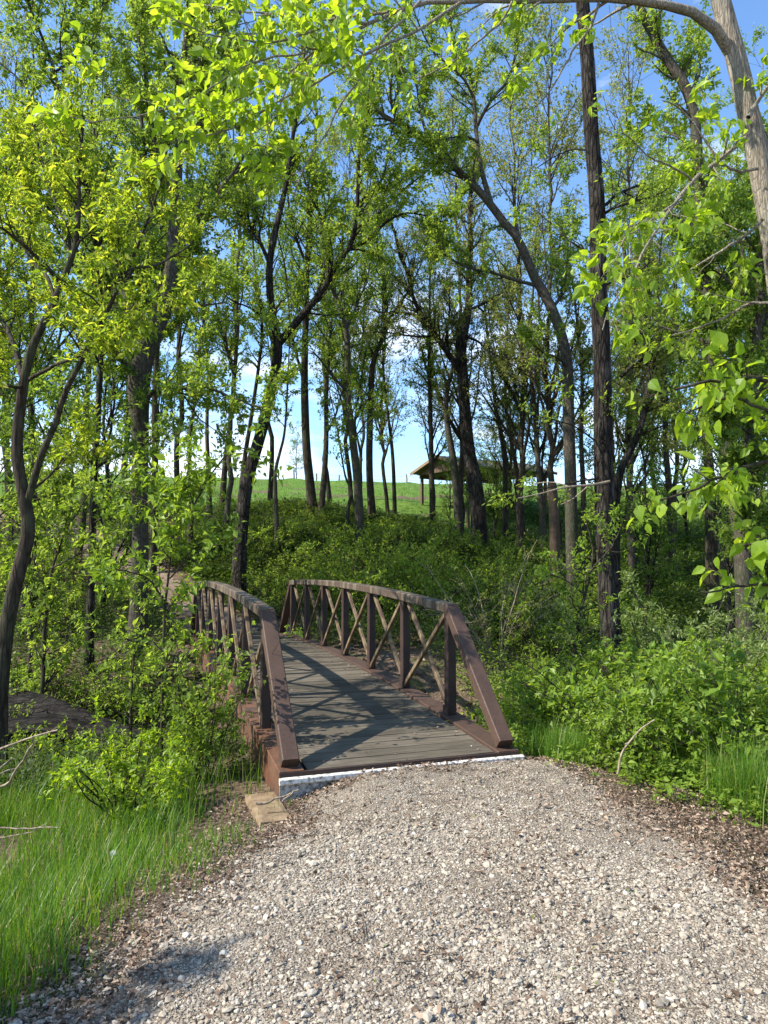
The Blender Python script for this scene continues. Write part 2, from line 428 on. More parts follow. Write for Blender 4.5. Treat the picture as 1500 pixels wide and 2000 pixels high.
LEAF = {
    "rhomb": (np.array([(0, 0, 0), (.42, -.5, .06), (1, 0, -.06), (.42, .5, .06)], float), [np.array([(0, 1, 2, 3)])]),
    "fold": (np.array([(0, 0, 0), (.4, -.5, .12), (1, 0, -.08), (.4, .5, .12), (.45, 0, -.02)], float), [np.array([(0, 1, 4), (0, 4, 3), (1, 2, 4), (4, 2, 3)])]),
    "ovate": (np.array([(0, 0, 0), (.12, -.3, .04), (.38, -.5, .07), (.7, -.3, .0), (1, 0, -.2), (.7, .3, .0), (.38, .5, .07), (.12, .3, .04), (.38, 0, -.03), (.7, 0, -.09)], float),
              [np.array([(0, 1, 8), (0, 8, 7), (3, 4, 9), (9, 4, 5)]), np.array([(1, 2, 8, 8), (2, 3, 9, 8), (8, 9, 5, 6), (8, 6, 7, 7)])]),
}
LEAF["ovate"] = (LEAF["ovate"][0], [np.array([(0, 1, 8), (0, 8, 7), (3, 4, 9), (9, 4, 5), (1, 2, 8), (8, 6, 7)]), np.array([(2, 3, 9, 8), (8, 9, 5, 6)])])

def leaves(pos, d, nrm, L, W, shape="rhomb", curl=None):
    T, Fs = LEAF[shape]
    d = norm(d); nrm = norm(nrm - (nrm * d).sum(1, keepdims=True) * d); b = np.cross(nrm, d)
    n = len(pos); m = len(T)
    tz = T[None, :, 2]
    if curl is not None: tz = tz * curl[:, None]
    V = pos[:, None, :] + d[:, None, :] * (T[None, :, 0] * L[:, None])[..., None] + b[:, None, :] * (T[None, :, 1] * W[:, None])[..., None] + nrm[:, None, :] * (tz * L[:, None])[..., None]
    V = V.reshape(-1, 3); out = []
    off = (np.arange(n) * m)[:, None, None]
    faces = [(off + f[None]).reshape(-1, f.shape[1]) for f in Fs]
    return V, faces

def leaf_chunks(pos, d, nrm, L, W, shape="rhomb", mi=0, curl=None):
    V, faces = leaves(pos, d, nrm, L, W, shape, curl)
    # all face groups must share one vertex block: merge by padding is avoided by emitting tris only once per block
    if len(faces) == 1: return [(V, faces[0], mi)]
    quad = [f for f in faces if f.shape[1] == 4]; tri = [f for f in faces if f.shape[1] == 3]
    q2 = np.concatenate([q[:, [0, 1, 2]] for q in quad] + [q[:, [0, 2, 3]] for q in quad]) if quad else np.zeros((0, 3), int)
    return [(V, np.concatenate(tri + [q2]), mi)]

def twig_leaves(rng, paths, per, size, ratio, shape, droop=0.35, t0=0.1, jit=0.5, flat=0.7, mi=0, sd=0.38):
    n, K, _ = paths.shape
    cnt = rng.poisson(per, n); idx = np.repeat(np.arange(n), cnt); Mn = len(idx)
    if Mn == 0: return []
    t = rng.uniform(t0, 1.0, Mn); t = np.clip(np.round(t * 4 + rng.random(n)[idx]) / 4 - rng.random(n)[idx] / 4 + rng.normal(size=Mn) * 0.035, 0.05, 1)   # leaves gather at nodes
    f = t * (K - 1); i0 = np.minimum(f.astype(int), K - 2); w = (f - i0)[:, None]
    pos = paths[idx, i0] * (1 - w) + paths[idx, i0 + 1] * w
    tan = norm(paths[idx, i0 + 1] - paths[idx, i0])
    L = size * np.clip(rng.normal(1, sd, Mn), 0.35, 1.8)
    pos = pos + rng.normal(size=(Mn, 3)) * (jit * size)
    d = norm(tan * 0.6 + rng.normal(size=(Mn, 3)) * 0.75 - UPV * droop)
    nr = norm(UPV * flat + rng.normal(size=(Mn, 3)) * 0.6)
    return leaf_chunks(pos, d, nr, L, L * ratio * rng.uniform(0.8, 1.2, Mn), shape, mi)

# ------------------------------------------------------------------ trees
def poly(pts, d, w0, w1, dd=0.0):
    """traced limb: pixel points, distance, start and end width in pixels, change of distance along it"""
    n = len(pts); W = []
    out = []
    for i, p in enumerate(pts):
        k = i / max(n - 1, 1)
        di = d + dd * k if len(p) == 2 else p[2]
        wi = w0[min(i, len(w0) - 1)] if isinstance(w0, list) else w0 + (w1 - w0) * k
        out.append(P(p[0], p[1], di)); W.append(wi * 0.5 * di / F)
    return np.array(out), np.array(W)

DB1, DB2, DPER = 2.2, 2.1, 3.2
def traced_tree(name, label, cat, trunk, limbs, bark, leafm, seed, lsize=0.09, lratio=0.5, shape="rhomb", per=6, b1=2.6, b2=4.0,
                L1=(0.8, 2.1), L2=(0.3, 0.8), tl=0.45, ridge=0.03, S=14, group=None, droop=0.35, up=0.22, top=0.0, flat=0.7, crown_up=None, trop=0.03, rootflare=0.5, bt0=0.12):
    rng = np.random.default_rng(seed)
    tp, tw = trunk
    base_xy = tp[0, :2]; gz = z1(*base_xy)
    if tp[0, 2] > gz + 0.05:                                     # carry the trunk down into the ground
        tp = np.vstack([[tp[0, 0], tp[0, 1], gz - 0.12], tp]); tw = np.concatenate([[tw[0] * 1.12], tw])
    else:
        tp = tp.copy(); tp[0, 2] = gz - 0.12
    if top > 0:
        dirv = norm(tp[-1] - tp[-2]); tp = np.vstack([tp, tp[-1] + (dirv + UPV * 0.4) * top * 0.5, tp[-1] + (dirv + UPV * 0.6 + rng.normal(size=3) * 0.1) * top]); tw = np.concatenate([tw, [tw[-1] * 0.7, tw[-1] * 0.3]])
    K0 = 44
    tpp, trr = resample(tp, tw, K0)
    h = np.linalg.norm(tpp - tpp[0], axis=1)
    trr = trr * (1 + rootflare * np.exp(-h / 0.35))
    tpp = tpp + np.cumsum(rng.normal(size=(K0, 3)) * 0.004, axis=0) * np.linspace(0, 1, K0)[:, None]
    wood = [tubes(tpp[None], trr[None], S, ridge, rng)]
    LP, LR = [], []
    for (p, r) in limbs:
        a, b = resample(p, r, 20)
        LP.append(a); LR.append(b)
    if LP:
        LP = np.array(LP); LR = np.array(LR)
        LP = LP + np.cumsum(rng.normal(size=LP.shape) * 0.006, axis=1)
        wood.append(tubes(LP, LR, 8, ridge * 0.6, rng))
    # the trunk above tl also bears branches
    i0 = int(K0 * tl); sub = tpp[i0:], trr[i0:]
    sp, sr = resample(sub[0], sub[1], 20)
    allp = np.concatenate([LP, sp[None]]) if len(LP) else sp[None]
    allr = np.concatenate([LR, sr[None]]) if len(LR) else sr[None]
    c1, r1 = spawn(rng, allp, allr, b1 * DB1, bt0, 1.0, L1[0], L1[1], 0.5, 1.15, up, 0.5, 0.035, 0.004, 8, 0.17, trop)
    c2, r2 = spawn(rng, c1, r1, b2 * DB2, 0.15, 1.0, L2[0], L2[1], 0.4, 1.0, 0.1, 0.55, 0.009, 0.0022, 5, 0.2, 0.0)
    wood.append(tubes(c1, r1, 5)); wood.append(tubes(c2, r2, 3))
    per = per * DPER
    org = np.array([tpp[0, 0], tpp[0, 1], gz])
    root = empty(name, org); tag(root, label, cat, group)
    build("trunk", wood, bark, root, True, org)
    lv = twig_leaves(rng, c2, per, lsize, lratio, shape, droop, flat=flat) + twig_leaves(rng, c1, per * 0.9, lsize, lratio, shape, droop, 0.5, flat=flat)
    if lv: build("crown", lv, leafm, root, False, org)
    return root

def gen_tree(name, H, seed, bark, leafm, r0=0.13, lsize=0.1, lratio=0.5, per=5, b0=1.5, b1=1.8, b2=2.6, first=0.25, spread=0.3, shape="rhomb", lean=(0, 0), up=0.5):
    """a whole tree at the origin for the woods behind"""
    rng = np.random.default_rng(seed)
    K0 = 30; hh = np.linspace(-0.15, H, K0)
    wob = np.cumsum(rng.normal(size=(K0, 2)) * 0.05, axis=0)
    tp = np.column_stack([wob[:, 0] + lean[0] * hh, wob[:, 1] + lean[1] * hh, hh]); tp[:, :2] -= tp[0, :2]
    tr = r0 * (1 - 0.88 * np.linspace(0, 1, K0)) * (1 + 0.5 * np.exp(-hh.clip(0) / 0.35))
    wood = [tubes(tp[None], tr[None], 10, 0.03, rng)]
    c0, q0 = spawn(rng, tp[None], tr[None], b0, first, 1.0, H * spread * 0.7, H * spread * 1.25, 0.45, 1.0, up, 0.6, r0 * 0.55, 0.008, 12, 0.1, 0.05, 0.2, 0.55)
    c1, q1 = spawn(rng, c0, q0, b1, 0.15, 1.0, 0.7, 2.0, 0.5, 1.1, 0.15, 0.55, 0.03, 0.005, 7, 0.18, 0.02)
    c2, q2 = spawn(rng, c1, q1, b2, 0.15, 1.0, 0.35, 1.0, 0.4, 1.0, 0.05, 0.55, 0.008, 0.003, 5, 0.2, 0.0)
    wood += [tubes(c0, q0, 6), tubes(c1, q1, 4), tubes(c2, q2, 3)]
    root = empty(name, (0, 0, 0))
    build("trunk", wood, bark, root, True)
    lv = twig_leaves(rng, c2, per, lsize, lratio, shape) + twig_leaves(rng, c1, per, lsize, lratio, shape, t0=0.4)
    build("crown", lv, leafm, root, False)
    return root

def shrub(name, seed, H, R, stems, leafm, bark, lsize=0.045, lratio=0.55, per=5, b1=4.0, b2=6.0, shape="fold", arch=0.05, L1=(0.25, 0.6), L2=(0.1, 0.26), droop=0.15, sr=0.011, flat=1.5):
    rng = np.random.default_rng(seed)
    K = 9
    a = rng.uniform(0, 2 * np.pi, stems); q = rng.uniform(0.15, 1.0, stems)
    d = norm(np.column_stack([np.cos(a) * q * R / H * 1.1, np.sin(a) * q * R / H * 1.1, np.ones(stems)]))
    p = np.zeros((stems, K, 3)); p[:, 0, 0] = np.cos(a) * 0.1 * R; p[:, 0, 1] = np.sin(a) * 0.1 * R; p[:, 0, 2] = -0.05
    Ls = H * rng.uniform(0.75, 1.2, stems)
    for k in range(1, K):
        p[:, k] = p[:, k - 1] + d * (Ls / (K - 1))[:, None]
        d = norm(d + rng.normal(size=(stems, 3)) * 0.09 + np.column_stack([np.cos(a), np.sin(a), -0.6 * np.ones(stems)]) * arch)
    r = sr * np.linspace(1, 0.3, K)[None, :] * rng.uniform(0.7, 1.2, stems)[:, None]
    c1, r1 = spawn(rng, p, r, b1, 0.15, 1.0, L1[0], L1[1], 0.5, 1.2, 0.12, 0.6, 0.006, 0.002, 6, 0.2, 0.0)
    c2, r2 = spawn(rng, c1, r1, b2, 0.1, 1.0, L2[0], L2[1], 0.4, 1.1, 0.1, 0.6, 0.003, 0.0013, 4, 0.2, 0.0)
    root = empty(name, (0, 0, 0))
    build("stem", [tubes(p, r, 5), tubes(c1, r1, 4), tubes(c2, r2, 3)], bark, root, True)
    lv = twig_leaves(rng, c2, per, lsize, lratio, shape, droop, 0.1, 0.3, flat) + twig_leaves(rng, c1, per, lsize, lratio, shape, droop, 0.2, 0.3, flat)
    build("foliage", lv, leafm, root, False)
    return root

def place(o, x, y, rz=0.0, s=1.0, sz=None, dz=0.0):
    o.location = (x, y, z1(x, y) + dz); o.rotation_euler = (0, 0, rz); o.scale = (s, s, sz or s)
    return o

# ------------------------------------------------------------------ camera, sun, sky
cam = bpy.data.cameras.new("camera"); co = bpy.data.objects.new("camera", cam); COL.objects.link(co)
cam.sensor_fit = "VERTICAL"; cam.sensor_height = 24.0; cam.lens = 24.0 * F / 2000.0
cam.clip_start = 0.05; cam.clip_end = 3000
co.location = (0, 0, EYE); co.rotation_euler = (rad(90) + PITCH, 0, 0)
scn.camera = co

SUN = np.array([-0.72, -0.214, 0.663]); SUN = SUN / np.linalg.norm(SUN)
sl = bpy.data.lights.new("sun", "SUN"); sl.energy = 5.0; sl.angle = rad(0.53); sl.color = (1.0, 0.94, 0.84)
so = bpy.data.objects.new("sun", sl); COL.objects.link(so)
so.rotation_euler = Vector(SUN).to_track_quat("Z", "Y").to_euler()
wd = bpy.data.worlds.new("World"); scn.world = wd; wd.use_nodes = True
nt = wd.node_tree; nt.nodes.clear()
wo = N(nt, "ShaderNodeOutputWorld"); bg = N(nt, "ShaderNodeBackground"); bg.inputs[1].default_value = 0.15
sky = N(nt, "ShaderNodeTexSky", sky_type="NISHITA"); sky.sun_disc = False
sky.sun_elevation = math.asin(SUN[2]); sky.sun_rotation = math.atan2(SUN[0], SUN[1])
sky.air_density = 1.0; sky.dust_density = 0.4; sky.ozone_density = 2.0
tc = N(nt, "ShaderNodeTexCoord")
mp = N(nt, "ShaderNodeMapping"); mp.inputs["Scale"].default_value = (1.0, 1.0, 2.4)
nt.links.new(tc.outputs["Generated"], mp.inputs["Vector"])
cl = noise(nt, mp.outputs[0], 2.6, 9, 0.62, 0.4)
sp = N(nt, "ShaderNodeSeparateXYZ"); nt.links.new(tc.outputs["Generated"], sp.inputs[0])
low = N(nt, "ShaderNodeMapRange"); low.inputs[1].default_value = 0.05; low.inputs[2].default_value = 0.42; low.inputs[3].default_value = 0.075; low.inputs[4].default_value = -0.07
nt.links.new(sp.outputs[2], low.inputs[0])
ad = N(nt, "ShaderNodeMath", operation="ADD"); nt.links.new(cl, ad.inputs[0]); nt.links.new(low.outputs[0], ad.inputs[1])
cm = ramp(nt, ad.outputs[0], [(0.5, (0, 0, 0)), (0.66, (1, 1, 1))])
tint = mixc(nt, 1.0, sky.outputs[0], (0.82, 1.0, 1.16), "MULTIPLY")
nt.links.new(mixc(nt, cm, tint, (5.4, 5.7, 6.1)), bg.inputs[0])
nt.links.new(bg.outputs[0], wo.inputs[0])
scn.view_settings.view_transform = "Standard"; scn.view_settings.look = "None"
scn.view_settings.exposure = 0.95; scn.view_settings.gamma = 1.0
scn.cycles.max_bounces = 8; scn.cycles.diffuse_bounces = 6; scn.cycles.transmission_bounces = 4; scn.cycles.glossy_bounces = 2
scn.cycles.use_denoising = True

# ------------------------------------------------------------------ terrain sheets
def axis(fine0, fine1, fs, lo, hi, g=1.09):
    a = list(np.arange(fine0, fine1 + 1e-6, fs)); st = fs
    while a[-1] < hi: st *= g; a.append(a[-1] + st)
    st = fs
    while a[0] > lo: st *= g; a.insert(0, a[0] - st)
    return np.array(a)

def sheet(name, xs, ys, zf, mat, keep=None, lift=0.0):
    X, Y = np.meshgrid(xs, ys)
    V = np.column_stack([X.ravel(), Y.ravel(), (zf(X, Y) + lift).ravel()])
    nx, ny = len(xs), len(ys)
    j, i = np.meshgrid(np.arange(ny - 1), np.arange(nx - 1), indexing="ij")
    a = (j * nx + i).ravel()
    q = np.column_stack([a, a + 1, a + nx + 1, a + nx])
    if keep is not None:
        k = keep(X, Y).ravel(); q = q[k[q].all(1)]
        used = np.unique(q); remap = np.full(len(V), -1); remap[used] = np.arange(len(used))
        V = V[used]; q = remap[q]
    o = build(name, [(V, q)], mat, None, True)
    tag(o, kind="structure")
    return o

GRAV = [G(565, 1535), G(530, 1600), G(440, 1700), G(330, 1800), G(180, 1960), (-1.7, 1.2), (-1.7, -3), (5.5, -3), (5.5, 2.2),
        G(1520, 1760), G(1380, 1640), G(1240, 1570), G(1120, 1520), G(1030, 1492), tuple(BO + BN * 0.9 - BA * 0.02), tuple(BO - BN * 0.95 - BA * 0.02)]
def gdist(x, y):
    """signed distance to the gravel's edge, positive on the gravel"""
    d = poly_dist(x, y, GRAV + GRAV[:1])
    return np.where(inside(x, y, GRAV), d, -d)
def on_gravel(x, y):
    return gdist(x, y) + vnoise(x, y, 1.4) * 0.5 + vnoise(x, y, 4.0) * 0.25
def ground_z(x, y):
    return Z(x, y) + vnoise(x, y, 9.0) * 0.02
sheet("ground", axis(-5, 5, 0.08, -140, 160), axis(1, 9, 0.08, -12, 260), ground_z, M["ground"])
sheet("gravel_path", np.arange(-2.2, 5.6, 0.05), np.arange(-2.5, 6.9, 0.05), ground_z, M["path"], lambda x, y: (on_gravel(x, y) > -0.12) & (bridge_sv(x, y)[0] < -0.04), 0.012)
sheet("dirt_path", np.arange(-18, -1.5, 0.12), np.arange(16, 29.5, 0.12), ground_z, M["dirt"], lambda x, y: (poly_dist(x, y, DIRT) + vnoise(x, y, 0.9) * 0.7 < 0.95) & (bridge_sv(x, y)[0] > 10.9), 0.03)
sheet("field", axis(-30, 40, 0.7, -140, 160), axis(31, 62, 0.7, 31, 240), ground_z, M["field"], lambda x, y: bridge_sv(x, y)[0] + 0.13 * np.clip(x, 0, 40) > 26.5 + 2.2 * vnoise(x, y, 0.25), 0.04)

# ------------------------------------------------------------------ footbridge
def zd(u):
    return -0.035 + 0.18 * (1 - ((np.asarray(u, float) - 5.3) / 5.7) ** 2)
BR = empty("footbridge", (BO[0], BO[1], 0), math.atan2(0.317, 0.948))
tag(BR, "rusty brown steel footbridge with arched rails, cross braces and a plank deck", "bridge")
rngb = np.random.default_rng(11)
pl = []
u = 0.03
while u < BL - 0.05:
    w = 0.186; z = float(zd(u + w / 2)) - 0.028
    V, Fc = box(0, 0, 0, 1.70 + rngb.normal() * 0.006, w - 0.011, 0.055)
    slope = float(zd(u + w) - zd(u)) / w
    V[:, 2] += V[:, 1] * slope + V[:, 0] * rngb.normal() * 0.002
    V += (rngb.normal() * 0.004, u + w / 2, z + rngb.normal() * 0.0025)
    pl.append((V, Fc)); u += w
build("deck", pl, M["plank"], BR)
uu = np.linspace(0.0, BL, 30)
PU = [1.3 + 1.4 * k for k in range(7)]
for s in (-1, 1):
    v = 0.985 * s
    o = build("lower_chord", beam([(v, a, float(zd(a)) + 0.012 - 0.17) for a in uu], 0.21, 0.34, (0, 0, 1), 0.03), M["rust_orange"] if s < 0 else M["rust"], BR)
    if s < 0: tag(o, "rusty orange lower beam along the left edge of the deck")
    ur = np.linspace(1.22, 9.78, 26)
    build("handrail", beam([(v, a, float(zd(a)) + 1.13) for a in ur], 0.135, 0.10, (0, 0, 1), 0.1), M["rust_lichen"], BR)
    for a in PU:
        z0 = float(zd(a)) + 0.0135
        build("post", beam([(v, a, z0), (v, a, z0 + 1.062)], 0.10, 0.10, (0, 1, 0), 0.08), M["rust_dark"], BR)
    for a in PU:
        z0 = float(zd(a))
        build("gusset", [box(v - s * 0.052, a, z0 + 0.055, 0.008, 0.15, 0.085)], M["rust_dark"], BR)
    for (ua, ub) in ((0.07, 1.27), (BL - 0.07, BL - 1.27)):
        p0 = np.array([v, ua, float(zd(ua)) + 0.05]); p1 = np.array([v, ub, float(zd(ub)) + 1.128])
        build("end_post", beam([p0, p1], 0.143, 0.118, (0, 1 if ua < 5 else -1, 1), 0.07), M["rust"], BR)
    for a, b in zip(PU[:-1], PU[1:]):
        za, zb = float(zd(a)), float(zd(b))
        build("brace", beam([(v - 0.026 * s, a + 0.05, za + 1.06), (v - 0.026 * s, b - 0.05, zb + 0.035)], 0.042, 0.05, (0, 1, 1), 0.1), M["brace"], BR)
        build("brace", beam([(v + 0.026 * s, b - 0.05, zb + 1.06), (v + 0.026 * s, a + 0.05, za + 0.035)], 0.042, 0.05, (0, 1, 1), 0.1), M["brace"], BR)
for ue, sg in ((0.0, -1), (BL, 1)):
    ze = float(zd(ue))
    build("end_angle", [box(0, ue + sg * 0.008, ze - 0.03, 2.17, 0.03, 0.07)], M["rust_dark"], BR)
    e = build("end_plate", [box(0, ue + sg * 0.040, ze - 0.225, 2.185, 0.018, 0.31)], M["plate"], BR)
    build("trim", beam([(-1.097, ue + sg * 0.055, ze - 0.052), (1.097, ue + sg * 0.055, ze - 0.045)], 0.05, 0.052, (0, 0, 1), 0.2), M["white"], e)
for a in np.arange(0.65, BL, 1.4):
    build("cross_beam", [box(0, a, float(zd(a)) - 0.16, 1.745, 0.1, 0.18)], M["rust_dark"], BR)

# concrete blocks the bridge rests on
def lump_box(sx, sy, sz, seed):
    r = np.random.default_rng(seed); n = 7
    V, Fq = [], []
    base = 0
    g = np.linspace(-.5, .5, n)
    for ax in range(3):
        for sg in (-.5, .5):
            A, B = np.meshgrid(g, g)
            p = np.zeros((n * n, 3)); p[:, ax] = sg; p[:, (ax + 1) % 3] = A.ravel(); p[:, (ax + 2) % 3] = B.ravel()
            q = [(base + j * n + i, base + j * n + i + 1, base + (j + 1) * n + i + 1, base + (j + 1) * n + i) for j in range(n - 1) for i in range(n - 1)]
            V.append(p); Fq += q if sg > 0 else [t[::-1] for t in q]; base += n * n
    V = np.vstack(V)
    edge = (np.abs(V) > 0.49).sum(1)
    V = np.where((edge >= 2)[:, None], V * (0.985 - 0.02 * np.abs(np.sin(V[:, :1] * 40 + V[:, 1:2] * 31 + V[:, 2:] * 17))), V)
    return V * (sx, sy, sz), np.array(Fq)
def block(lbl, v, u, top, sx, sy, sz, seed):
    p = BO + BN * v + BA * u
    V, Fq = lump_box(sx, sy, sz, seed)
    o = build("concrete_block", [(V, Fq)], M["concrete"], None, False)
    o.location = (p[0], p[1], top - sz / 2); o.rotation_euler = (0.0, 0.02, math.atan2(0.317, 0.948) + 0.03)
    tag(o, lbl, "concrete block", "concrete footings of the bridge"); return o
block("tan concrete footing poking out under the near left corner of the bridge", -1.21, -0.14, -0.205, 0.25, 0.7, 0.6, 3)
block("concrete footing half buried under the near right corner of the bridge", 1.0, 0.2, -0.34, 0.4, 0.55, 0.6, 4)
block("concrete footing under the far end of the bridge", 0.0, 10.9, -0.39, 2.2, 0.6, 0.8, 5)

# ------------------------------------------------------------------ traced trees
B, BD, BPA, BG = M["bark"], M["bark_dark"], M["bark_pale"], M["bark_grey"]
LY, LM, LD, LO, LN = M["leaf_yellow"], M["leaf_mid"], M["leaf_deep"], M["leaf_olive"], M["leaf_near"]

traced_tree("broadleaf_tree", "slender tree by the left edge forking low into two thin stems, feathery yellow-green leaves", "tree",
    poly([(2, 1282), (35, 1120), (60, 1045), (50, 985), (34, 910), (33, 860), (44, 770), (52, 725), (70, 665), (97, 618), (124, 562), (144, 512), (157, 470), (158, 395), (163, 320), (172, 240)], 8.0, 29, 5),
    [poly([(50, 990), (66, 945), (92, 870), (115, 828), (129, 765), (165, 707), (198, 652), (229, 587), (248, 540), (276, 486), (300, 420), (330, 340)], 8.0, 15, 4, -0.8),
     poly([(50, 745), (40, 730), (26, 662), (0, 615), (-40, 560)], 8.0, 12, 6, 0.7),
     poly([(124, 560), (90, 525), (55, 492), (0, 448), (-50, 420)], 8.0, 10, 4, -0.9),
     poly([(150, 522), (200, 527), (247, 524), (302, 515), (335, 500), (380, 470)], 8.0, 8, 3, 0.9),
     poly([(55, 742), (85, 722), (115, 710), (176, 690), (222, 670), (262, 640)], 8.0, 8, 3, -0.9),
     poly([(48, 755), (20, 757), (-15, 754)], 8.0, 7, 3, -0.6),
     poly([(110, 590), (95, 540), (70, 520), (40, 470), (22, 400), (10, 320)], 8.0, 8, 3, 1.0),
     poly([(140, 520), (130, 450), (95, 380), (80, 300), (60, 230)], 8.0, 7, 3, 0.8),
     poly([(45, 960), (80, 940), (110, 915), (150, 880)], 8.0, 7, 3, 0.4)],
    B, LY, 101, 0.07, 0.38, "fold", 7.0, 4.6, 4.2, (0.45, 1.3), (0.2, 0.5), 0.62, droop=0.5, bt0=0.42)

traced_tree("broadleaf_tree", "stout grey tree left of the bridge's far end, forking into a crooked limb", "tree",
    poly([(268, 1235), (274, 1100), (271, 950), (274, 850), (268, 780), (272, 715), (282, 675), (300, 648), (316, 610), (327, 578), (335, 524), (336, 475), (343, 400), (350, 300), (353, 200), (366, 60), (392, -40)], 14.5, [35, 32, 30, 32, 42, 46, 43, 39, 31, 28, 24, 22, 20, 18, 16, 12, 10], 10),
    [poly([(290, 665), (278, 640), (253, 598), (236, 565), (222, 510), (200, 440), (190, 360), (180, 250)], 14.5, 22, 6, 1.2),
     poly([(270, 722), (247, 719), (231, 688), (215, 640), (195, 610)], 14.5, 16, 5, -1.4),
     poly([(325, 603), (340, 594), (357, 590), (400, 598), (440, 590)], 14.5, 10, 3, -1.0),
     poly([(280, 807), (290, 770), (311, 756), (341, 763), (368, 752), (400, 755), (428, 766), (480, 790), (520, 800)], 14.5, 11, 3, -1.2),
     poly([(337, 500), (360, 470), (385, 430), (420, 390), (460, 340), (500, 280)], 14.5, 14, 4, 1.3),
     poly([(343, 400), (320, 340), (300, 260), (290, 170), (270, 60)], 14.5, 13, 4, -1.4),
     poly([(350, 300), (380, 240), (420, 180), (450, 100), (470, 20)], 14.5, 11, 4, 1.4)],
    BG, LM, 102, 0.07, 0.55, "rhomb", 9, 3.2, 4.0, (0.8, 2.3), (0.25, 0.6), 0.5, top=3)

traced_tree("broadleaf_tree", "dark trunk hidden close behind the stout grey forking tree", "tree",
    poly([(301, 1010), (303, 900), (301, 800), (305, 700), (312, 600), (300, 480), (285, 330), (270, 180)], 19, 13.6, 6.4),
    [poly([(303, 700), (270, 600), (240, 500), (225, 380)], 19, 6.4, 2.4, 1.5), poly([(308, 620), (350, 520), (400, 430), (430, 330)], 19, 6.4, 2.4, 1.5)],
    B, LD, 103, 0.1, 0.5, "rhomb", 7, 2.6, 3.4, (0.8, 2.2), tl=0.4)

traced_tree("broadleaf_tree", "thin dark tree with level side branches, growing left of the stout grey tree", "tree",
    poly([(176, 1225), (179, 1100), (181, 950), (183, 905), (189, 850), (191, 780), (196, 700), (195, 600), (182, 450), (152, 300), (120, 212), (100, 125), (72, 60), (40, -20)], 13.5, 15.2, 4.8),
    [poly([(183, 910), (165, 875), (150, 845), (130, 800), (105, 770)], 13.5, 5.6, 2.4, -0.9),
     poly([(186, 915), (215, 900), (262, 884), (300, 860)], 13.5, 5.6, 2.4, -0.9),
     poly([(192, 880), (205, 840), (215, 800), (218, 730), (235, 640)], 13.5, 5.6, 2.4, 0.9),
     poly([(182, 1022), (210, 1005), (255, 1003), (290, 990)], 13.5, 4.8, 1.6, -0.8),
     poly([(182, 905), (140, 890), (95, 872), (40, 860)], 13.5, 4.8, 1.6, 0.9),
     poly([(106, 143), (140, 112), (175, 98), (196, 45), (205, -20)], 13.5, 5.6, 2.4, 0.8),
     poly([(150, 297), (105, 260), (70, 200), (30, 150), (-10, 120)], 13.5, 5.6, 2.4, 0.8),
     poly([(120, 212), (125, 150), (110, 80), (120, 0)], 13.5, 4.8, 1.6, -0.8),
     poly([(190, 560), (150, 480), (100, 420), (60, 330), (50, 250)], 13.5, 7.2, 2.4, 0.9)],
    BD, LD, 104, 0.085, 0.5, "rhomb", 5, 3.0, 3.6, (0.6, 1.6), (0.2, 0.5), 0.35)

traced_tree("broadleaf_tree", "dark leaning tree on the slope behind the bridge, forking into a V of limbs", "tree",
    poly([(468, 1075), (478, 960), (490, 910), (508, 855), (527, 780), (541, 714), (546, 668), (533, 624), (527, 570), (526, 510), (542, 435), (557, 375), (566, 315), (580, 230), (590, 140)], 20, 26.4, 5.6),
    [poly([(545, 670), (558, 652), (584, 624), (614, 588), (641, 555), (653, 522), (680, 492), (692, 459), (697, 420), (701, 360), (700, 315), (715, 240), (730, 150)], 20, 16.0, 4.8, -1.2),
     poly([(688, 482), (705, 476), (725, 468), (749, 441), (785, 417), (824, 420), (870, 440)], 20, 8.0, 2.4, -1.3),
     poly([(652, 522), (647, 505), (641, 468), (632, 426), (608, 384), (590, 330), (560, 270)], 20, 7.2, 2.4, 1.3),
     poly([(695, 447), (740, 417), (785, 369), (824, 342), (870, 300)], 20, 5.6, 2.4, 1.4),
     poly([(525, 510), (512, 480), (490, 440), (450, 380), (430, 300), (420, 200)], 20, 8.8, 3.2, 1.4),
     poly([(533, 610), (515, 620), (490, 600), (455, 590), (420, 550)], 20, 5.6, 2.4, -1.3),
     poly([(697, 400), (720, 380), (750, 350), (760, 290), (775, 210)], 20, 6.4, 2.4, -1.3)],
    BD, LM, 105, 0.072, 0.58, "rhomb", 8, 3.2, 3.6, (0.7, 2.2), (0.3, 0.8), 0.55, top=2)

traced_tree("broadleaf_tree", "tall straight trunk on the hill crest with a narrow fork to its left", "tree",
    poly([(611, 1003), (604, 930), (598, 880), (594, 750), (596, 660), (599, 600), (599, 510), (605, 420), (612, 330), (618, 220)], 28, 19.4, 5.0),
    [poly([(594, 745), (588, 725), (572, 675), (564, 624), (560, 540), (540, 450)], 28, 7.2, 2.2, 1.5), poly([(597, 620), (625, 560), (640, 500), (660, 420)], 28, 6.5, 2.2, -1.5), poly([(600, 520), (575, 460), (560, 390), (565, 300)], 28, 6.5, 2.2, -1.5)],
    B, LM, 106, 0.075, 0.58, "rhomb", 6, 2.6, 3.0, (0.9, 2.6), (0.3, 0.7), 0.4)
traced_tree("broadleaf_tree", "slimmer trunk touching the right side of the straight crest tree", "tree",
    poly([(627, 1000), (633, 930), (637, 870), (636, 780), (640, 700), (650, 600), (660, 500)], 27.5, 12.8, 3.8),
    [poly([(636, 850), (655, 815), (662, 780), (680, 720)], 27.5, 5.2, 2.2, 1.2)],
    B, LD, 107, 0.075, 0.58, "rhomb", 5.5, 2.6, 3.0, (0.8, 2.2), (0.3, 0.7), 0.45)
